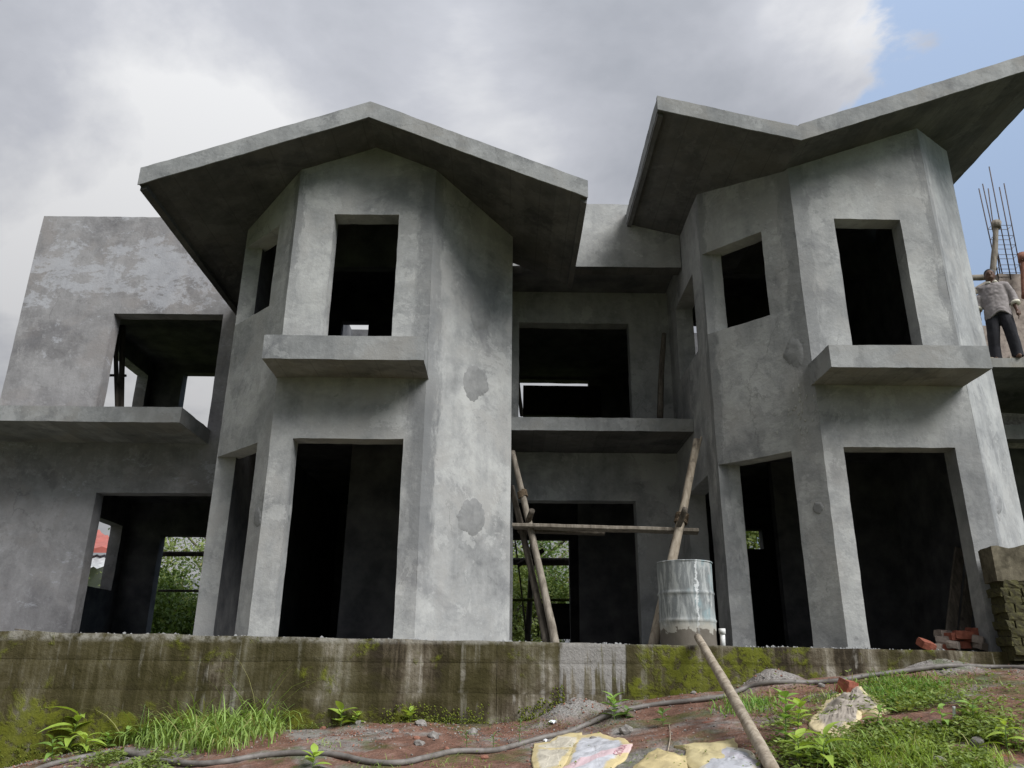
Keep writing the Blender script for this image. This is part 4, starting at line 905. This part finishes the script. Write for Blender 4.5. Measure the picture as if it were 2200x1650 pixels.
# litter
def scrap(px, py, w, h, mat, label, cat='litter'):
    b = gpt(px, py); vs = []; n = 6
    for j in range(4):
        for i in range(n): vs.append(Vector(((i/(n-1)-.5)*w, (j/3-.5)*h, .012+.012*noise.noise(Vector((i*.9, j*.9, px))))))
    top = len(vs); vs += [v-Vector((0, 0, .004)) for v in vs]
    fs = [(j*n+i, j*n+i+1, (j+1)*n+i+1, (j+1)*n+i) for j in range(3) for i in range(n-1)]; fs += [tuple(top+a for a in f[::-1]) for f in fs]
    o = mesh('plastic_scrap', vs, fs, mat); o.location = b+Vector((0, 0, .004)); o.rotation_euler = (.25, .1, px*.01); tag(o, label, cat); return o
scrap(1187, 1555, .06, .05, M['plastic'], 'white plastic scrap lying by the grey cement heap'); scrap(1172, 1594, .03, .03, M['plastic'], 'tiny white plastic scrap next to the hose'); 
b = gpt(2051, 1552); log('small_stake', [b+Vector((0, 0, -.02)), b+Vector((.012, .0, .10))], .011, .010, M['pvc'], 'small white stake poking from the soil on the right', 'stake')
log('dry_twig', [gpt(325, 1622), gpt(355, 1600)+Vector((0, 0, .05))], .004, .003, M['wood_pale'], 'thin dry twig in front of the long grass', 'twig')
log('dry_twig', [gpt(1432, 1625), gpt(1440, 1590)+Vector((0, 0, .01)), gpt(1438, 1560)+Vector((0, 0, .015))], .004, .003, M['wood_pale'], 'thin dry twig on the red soil behind the yellow sack', 'twig')

# ------------------------------------------------------------------ neighbouring unfinished building on the right
YB = 12.6
zs = at(2165, 768, YB).z
NB = tag(empty('concrete_frame_building', (9.5, 13, .2)), 'unfinished concrete frame building behind the right bay with a worker on its slab', 'building')
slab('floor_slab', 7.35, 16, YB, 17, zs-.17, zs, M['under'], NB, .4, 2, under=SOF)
zl = at(2185, 915, 13.8).z; zl2 = at(2185, 945, 13.8).z
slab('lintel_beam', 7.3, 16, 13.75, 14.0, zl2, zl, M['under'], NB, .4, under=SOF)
wall('masonry_wall', (7.3, 14.05), (16, 14.05), zl-.3, zl+.32, .2, [], [M['stone'], SHADE_IN], NB, st=.18, wa=4)
wall('back_wall', (7.3, 15.5), (16, 15.5), 0, zs-.12, .2, [], [SHADE_IN, SHADE_IN], NB, st=.8)
slab('column', 7.5, 7.85, 14.05, 14.35, -.3, zl2+.02, CON, NB, .3); slab('column', 10.2, 10.55, 14.05, 14.35, -.3, zl2+.02, CON, NB, .3)
pz = at(2180, 588, 14.3).z
wall('parapet_block', (at(2150, 620, 14.3).x, 14.3), (16, 14.3), zs-.01, pz, .3, [], [M['brick_grey'], M['brick_grey']], NB, st=.2, wa=2)
slab('parapet_wall', at(2118, 730, 14.0).x-1, 16, 14.0, 14.2, zs-.01, at(2130, 700, 14.0).z, M['brick_grey'], NB, .3, 2)
rc = tag(empty('rebar_cage', at(2150, 600, 14.45)), 'cage of thin steel reinforcing bars rising above the neighbouring frame', 'rebar')
ends = [((2103, 405), (2146, 600)), ((2111, 395), (2156, 600)), ((2123, 405), (2150, 600)), ((2125, 358), (2172, 600)), ((2147, 402), (2186, 600)), ((2157, 394), (2196, 600))]
dep = [14.3, 14.5, 14.7, 14.3, 14.5, 14.7]
for (a, b), Y in zip(ends, dep): tube('rod', [at(*a, Y), at(*b, Y)], .011, M['steel'], rc, 6)
for yy in (490, 512, 532, 553, 575, 592):
    P = []
    for i in (0, 1, 5, 4, 3, 0): (a, b), Y = ends[i], dep[i]; f = (yy+(-6 if i in (1, 5) else 3)-a[1])/(b[1]-a[1]); P.append(at(a[0]+(b[0]-a[0])*f, a[1]+(b[1]-a[1])*f, Y))
    tube('tie', P, .006, M['steel'], rc, 5)
pr = log('timber_prop', [at(2140, 482, 14.1), at(2137, 540, 14.1), at(2128, 620, 14.1)], .05, .062, M['wood'], 'upright timber prop with a wider cap left of the rebar cage', 'prop')
tube('cap', [at(2141, 476, 14.1), at(2140, 490, 14.1)], .085, M['wood'], pr, 10, .15)
pr = log('timber_prop', [at(2198, 560, 14.1), at(2202, 640, 14.1)], .055, .06, M['stone_red'], 'reddish prop cut by the right picture edge above the worker', 'prop')
tube('cap', [at(2197, 545, 14.1), at(2198, 562, 14.1)], .09, M['stone_red'], pr, 10, .15)
log('timber_beam', [at(2080, 597, 14.05), at(2132, 595, 14.05)], .06, .06, M['wood'], 'horizontal timber between the right bay and the upright prop', 'beam')
log('timber_brace', [at(2080, 634, 14.0), at(2134, 604, 14.0)], .075, .075, M['wood'], 'slanting timber brace below the horizontal timber by the worker', 'beam')
for (px, py, l) in ((2118, 764, 'pale offcut lying left of the worker\'s feet'), (2176, 762, 'pale offcut lying between the worker\'s feet')):
    c = at(px, py-2, 12.75); c.z = zs+.03
    brick(c, (.26, .08, .05), (0, 0, .3), M['wood_pale'], 'wood_offcut', l, 'wood', None, px)

# ------------------------------------------------------------------ the worker
def remesh(name, parts, vox, mat, parent, smooth_it=4):
    vs, fs = [], []
    for v, f in parts: k = len(vs); vs += [Vector(p) for p in v]; fs += [tuple(k+i for i in q) for q in f]
    o = mesh(name, vs, fs, mat); md = o.modifiers.new('r', 'REMESH'); md.mode = 'VOXEL'; md.voxel_size = vox; md.use_smooth_shade = True
    sm = o.modifiers.new('s', 'SMOOTH'); sm.iterations = smooth_it; sm.factor = .5
    dg = bpy.context.evaluated_depsgraph_get(); me = bpy.data.meshes.new_from_object(o.evaluated_get(dg)); bpy.data.objects.remove(o)
    me.materials.clear(); me.materials.append(mat); ob = bpy.data.objects.new(name, me); col.objects.link(ob); ob.parent = parent; return ob
def loft(rings, n=18):
    """rings: (x, y, z, rx, ry)"""
    vs, fs = [], []
    for (x, y, z, rx, ry) in rings:
        for k in range(n): a = 2*math.pi*k/n; vs.append((x+rx*math.cos(a), y+ry*math.sin(a), z))
    for i in range(len(rings)-1):
        for k in range(n): a = i*n+k; b = i*n+(k+1) % n; fs.append((a, b, b+n, a+n))
    fs.append(tuple(range(n-1, -1, -1))); fs.append(tuple((len(rings)-1)*n+k for k in range(n))); return vs, fs
def limb(pts, rad, n=12): return tube_geo([Vector(p) for p in pts], list(rad), n)
def ell(c, r):
    bm = bmesh.new(); bmesh.ops.create_uvsphere(bm, u_segments=16, v_segments=12, radius=1); v = [(c[0]+q.co.x*r[0], c[1]+q.co.y*r[1], c[2]+q.co.z*r[2]) for q in bm.verts]; f = [tuple(a.index for a in p.verts) for p in bm.faces]; bm.free(); return v, f
pp = at(2164, 768, 12.78)
per = empty('person', (pp.x, pp.y, zs+.0), RAD(-30)); per.scale = (1.06, 1.06, 1.05); tag(per, 'person in a loose grey shirt and dark trousers standing on the concrete slab', 'person')
head = [ell((0, -.005, 1.575), (.077, .094, .112)), ell((0, -.045, 1.52), (.052, .052, .05)), ell((0, -.10, 1.565), (.014, .022, .026)), ell((0, -.088, 1.605), (.05, .016, .012)), ell((0, -.088, 1.52), (.026, .014, .010)), ell((.078, .005, 1.565), (.012, .022, .032)), ell((-.078, .005, 1.565), (.012, .022, .032))]
body = head+[limb([(0, .012, 1.35), (0, .008, 1.42), (0, -.002, 1.50)], [.062, .054, .055]), loft([(0, 0, .84, .14, .10), (0, 0, .95, .155, .11), (0, 0, 1.08, .14, .10), (0, 0, 1.25, .165, .11), (0, 0, 1.37, .15, .09), (0, 0, 1.41, .07, .06)])]
hands = []
for s in (-1, 1):
    sh, elb, wr_ = (s*.175, 0, 1.365), (s*.245, .02, 1.10), (s*.275, -.04, .86)
    body.append(limb([(s*.10, 0, 1.37), sh, (s*.215, .012, 1.23), elb, (s*.262, -.012, .97), wr_], [.055, .055, .047, .040, .036, .027]))
    pa = Vector((s*.282, -.055, .79)); body.append(limb([wr_, pa+Vector((0, 0, .035)), pa-Vector((0, .004, .03))], [.026, .036, .034]))
    for k, (o, l) in enumerate(((-.030, .068), (-.011, .078), (.009, .074), (.027, .058))):
        b = pa+Vector((0, o, -.030)); body.append(limb([b+Vector((0, 0, .02)), b-Vector((s*.004, .004, l*.5)), b-Vector((s*.020, .008, l))], [.0095, .0092, .0075], 8))
    b = pa+Vector((-s*.012, -.030, .02)); body.append(limb([b, b+Vector((-s*.014, -.026, -.03)), b+Vector((-s*.016, -.032, -.062))], [.012, .0105, .008], 8))
    hip, kn, an = (s*.092, 0, .88), (s*.125, -.02, .48), (s*.15, .015, .08)
    body.append(limb([hip, (s*.11, -.012, .68), kn, (s*.14, .012, .30), an], [.088, .076, .056, .052, .040])); body.append(limb([(s*.15, .03, .045), (s*.155, -.06, .035), (s*.165, -.16, .026)], [.036, .042, .03]))
remesh('body', body, .009, M['skin'], per, 2)
remesh('hair', [ell((0, .018, 1.612), (.086, .098, .098)), ell((0, .055, 1.56), (.078, .055, .08))], .010, M['hair'], per, 2)
for s in (-1, 1):
    o = mesh('eye', *ell((s*.031, -.092, 1.580), (.012, .007, .006)), M['eye'], None, True); o.parent = per
shirt = [loft([(0, -.005, .80, .205, .15), (0, -.004, .90, .200, .148), (0, 0, 1.05, .190, .142), (0, 0, 1.22, .192, .138), (0, 0, 1.33, .185, .122), (0, .002, 1.39, .145, .098), (0, .004, 1.425, .082, .074)])]
for s in (-1, 1): shirt.append(limb([(s*.10, 0, 1.365), (s*.185, 0, 1.35), (s*.228, .012, 1.22), (s*.258, .02, 1.09), (s*.275, -.004, 1.0)], [.075, .079, .077, .074, .070]))
so_ = remesh('shirt', shirt, .012, M['shirt'], per, 4)
for v in so_.data.vertices:
    p = v.co; v.co = p+Vector((p.x, p.y, 0)).normalized()*(.014*noise.noise(Vector((p.x*9, p.y*9, p.z*3.5)))+.008*noise.noise(p*22))
    if p.z < .95: v.co.z += .045*math.sin(p.x*16+1)*max(0, (.95-p.z)/.15)
for s in (-1, 1):
    v, f = limb([(s*.272, .0, 1.02), (s*.279, -.010, .975)], [.076, .076]); o = mesh('rolled_cuff', v, f, M['cuff'], None, True); o.parent = per
    v, f = limb([(s*.02, -.082, 1.42), (s*.065, -.062, 1.43), (s*.088, .02, 1.435), (s*.03, .082, 1.44)], [.016, .02, .018, .014]); o = mesh('collar', v, f, M['cuff'], None, True); o.parent = per
v = [(-.006, -.15+.0, .86), (.006, -.15, .86), (.006, -.146, 1.2), (-.006, -.146, 1.2), (.006, -.118, 1.37), (-.006, -.118, 1.37)]
tr = [loft([(0, 0, .82, .165, .125), (0, 0, .95, .168, .122), (0, 0, 1.0, .16, .115)])]
for s in (-1, 1): tr.append(limb([(s*.085, 0, .90), (s*.105, -.008, .68), (s*.125, -.012, .48), (s*.145, .008, .28), (s*.155, .01, .05)], [.108, .104, .092, .088, .092]))
to_ = remesh('trousers', tr, .012, M['trousers'], per, 3)
for v in to_.data.vertices: p = v.co; v.co = p+noise.noise_vector(Vector((p.x*8, p.y*8, p.z*5)))*.010

# ------------------------------------------------------------------ behind the house: trees, bushes, red-roofed house
def tree(name, x, y, h, cr, n, mat, label, ls=.16, zc=.62, flat=.8, seed=0, trunk=.14, lean_=0):
    rd = random.Random(seed+50); z0 = ground_h(x, y)-.1; t = tag(empty(name, (x, y, z0)), label, 'tree' if name == 'tree' else 'bush', 'trees and bushes behind the house')
    tv, tf = tube_geo(spline([(0, 0, 0), (lean_*.3, .05, h*.3), (lean_*.6, -.05, h*.6), (lean_, 0, h*.9)], 4), [trunk*(1-.8*i/12) for i in range(13)], 8)
    tips = []
    for i in range(9 if name == 'tree' else 5):
        a = i*2.4; zb = h*(.3+.05*i); b = Vector((lean_*zb/h, 0, zb)); e = b+Vector((math.cos(a)*cr*.8, math.sin(a)*cr*.8, h*.22+rd.uniform(-.2, .4))); k = len(tv)
        v, f = tube_geo(spline([b, b.lerp(e, .5)+Vector((0, 0, .12)), e], 3), [trunk*.4*(1-.7*j/6) for j in range(7)], 6); tv += v; tf += [tuple(k+q for q in g) for g in f]; tips.append(e)
    o = mesh('trunk', tv, tf, M['bark'], None, True); o.parent = t
    cl = [Vector((rd.gauss(0, .45)*cr+lean_*.7, rd.gauss(0, .45)*cr, h*zc+rd.gauss(0, .34)*h*(1-zc)*flat*1.5)) for _ in range(34)]+tips; vs, fs = [], []
    for _ in range(n):
        c = rd.choice(cl); p = c+Vector((rd.gauss(0, 1), rd.gauss(0, 1), rd.gauss(0, .8)))*cr*.17
        if p.z < .05: p.z = rd.uniform(.05, .5)
        l = ls*rd.uniform(.5, 1.3); d = Vector((rd.gauss(0, 1), rd.gauss(0, 1), rd.gauss(-.2, .7))).normalized(); s = d.cross(Vector((rd.gauss(0, 1), rd.gauss(0, 1), rd.gauss(0, 1)))).normalized(); k = len(vs)
        vs += [p, p+d*l*.5+s*l*.24, p+d*l, p+d*l*.5-s*l*.24]; fs.append((k, k+1, k+2, k+3))
    o = mesh('crown', vs, fs, mat, None); o.parent = t; return t
tree('bush', -8.1, 20.5, 2.5, 1.8, 20000, M['tree_lime'], 'dense green bush seen low through the lower left back opening', .12, .40, 1.0, 1, .08)
tree('bush', -6.6, 23.5, 2.3, 1.6, 12000, M['tree'], 'darker bush behind the one in the lower left back opening', .12, .40, 1.0, 2, .08)
tree('bush', -7.5, 19.0, 2.0, 1.4, 12000, M['tree'], 'low dark bush nearest the lower left back opening', .11, .38, .9, 12, .06)
tree('tree', -9.6, 27, 6.8, 2.6, 4500, M['tree'], 'sparse tree against the sky in the lower left back opening', .10, .68, 1.1, 3, .16)
tree('bush', .3, 20.5, 2.9, 1.7, 20000, M['tree_lime'], 'dense leafy bush filling the middle back opening', .12, .42, 1.1, 4, .08)
tree('bush', 2.1, 21.5, 3.3, 1.9, 16000, M['tree'], 'darker taller bush at the right of the middle back opening', .12, .45, 1.2, 5, .08)
tree('bush', -1.5, 22.5, 2.6, 1.7, 12000, M['tree'], 'dark bush at the left of the middle back opening', .12, .42, 1.2, 6, .08)
tree('tree', 1.2, 28, 6.2, 3.0, 7000, M['tree_lime'], 'tall pale tree behind the bushes in the middle back opening', .10, .62, 1.1, 7, .18)
tree('bush', 6.6, 20.5, 4.6, 2.0, 24000, M['tree_lime'], 'green tree mass seen through the small window in the right bay', .14, .55, 1.2, 8, .1)
# red-roofed house far left, seen through the side window
hx = at(205, 1200, 27); RH = tag(empty('red_roofed_house', (hx.x-3, 28, -.5)), 'white house with a red sheet roof seen through the lower left side window', 'house')
ze = at(205, 1178, 26).z; xe = at(250, 1178, 26).x
slab('wall', xe-7, xe-.6, 27, 32, -1.5, ze-.1, M['white_wall'], RH, 1.0, .2)
rv, rf = [], []
xr0, xr1 = xe-7.5, xe+.3; zr = ze+1.25
for (x0_, x1_, y0_, y1_, za, zb_) in ((xr0, xr1, 26.0, 29.5, ze, zr),):
    n = 40
    for i in range(n+1):
        x = x0_+(x1_-x0_)*i/n; up = .06 if i % 4 == 0 else 0
        hipf = max(0, (x-(x1_-3.0))/3.0); rv += [(x, y0_, za+up), (x, y0_+(y1_-y0_)*(1-hipf), za+(zb_-za)*(1-hipf)+up), (x, y0_, za-.14)]
    rf = [(i*3, i*3+3, i*3+4, i*3+1) for i in range(n)]+[(i*3+2, i*3+5, i*3+3, i*3) for i in range(n)]
mesh('roof', rv, rf, M['roof_red'], RH)
sv, sf = [], []
za = at(205, 1205, 25.6).z
for i in range(61):
    x = xe-7+7.2*i/60; up = .035*(1 if i % 2 else -1); sv += [(x, 24.6, za-.32+up), (x, 26.6, za+.30+up)]
mesh('awning', sv, [(i*2, i*2+2, i*2+3, i*2+1) for i in range(60)], M['tin'], RH)
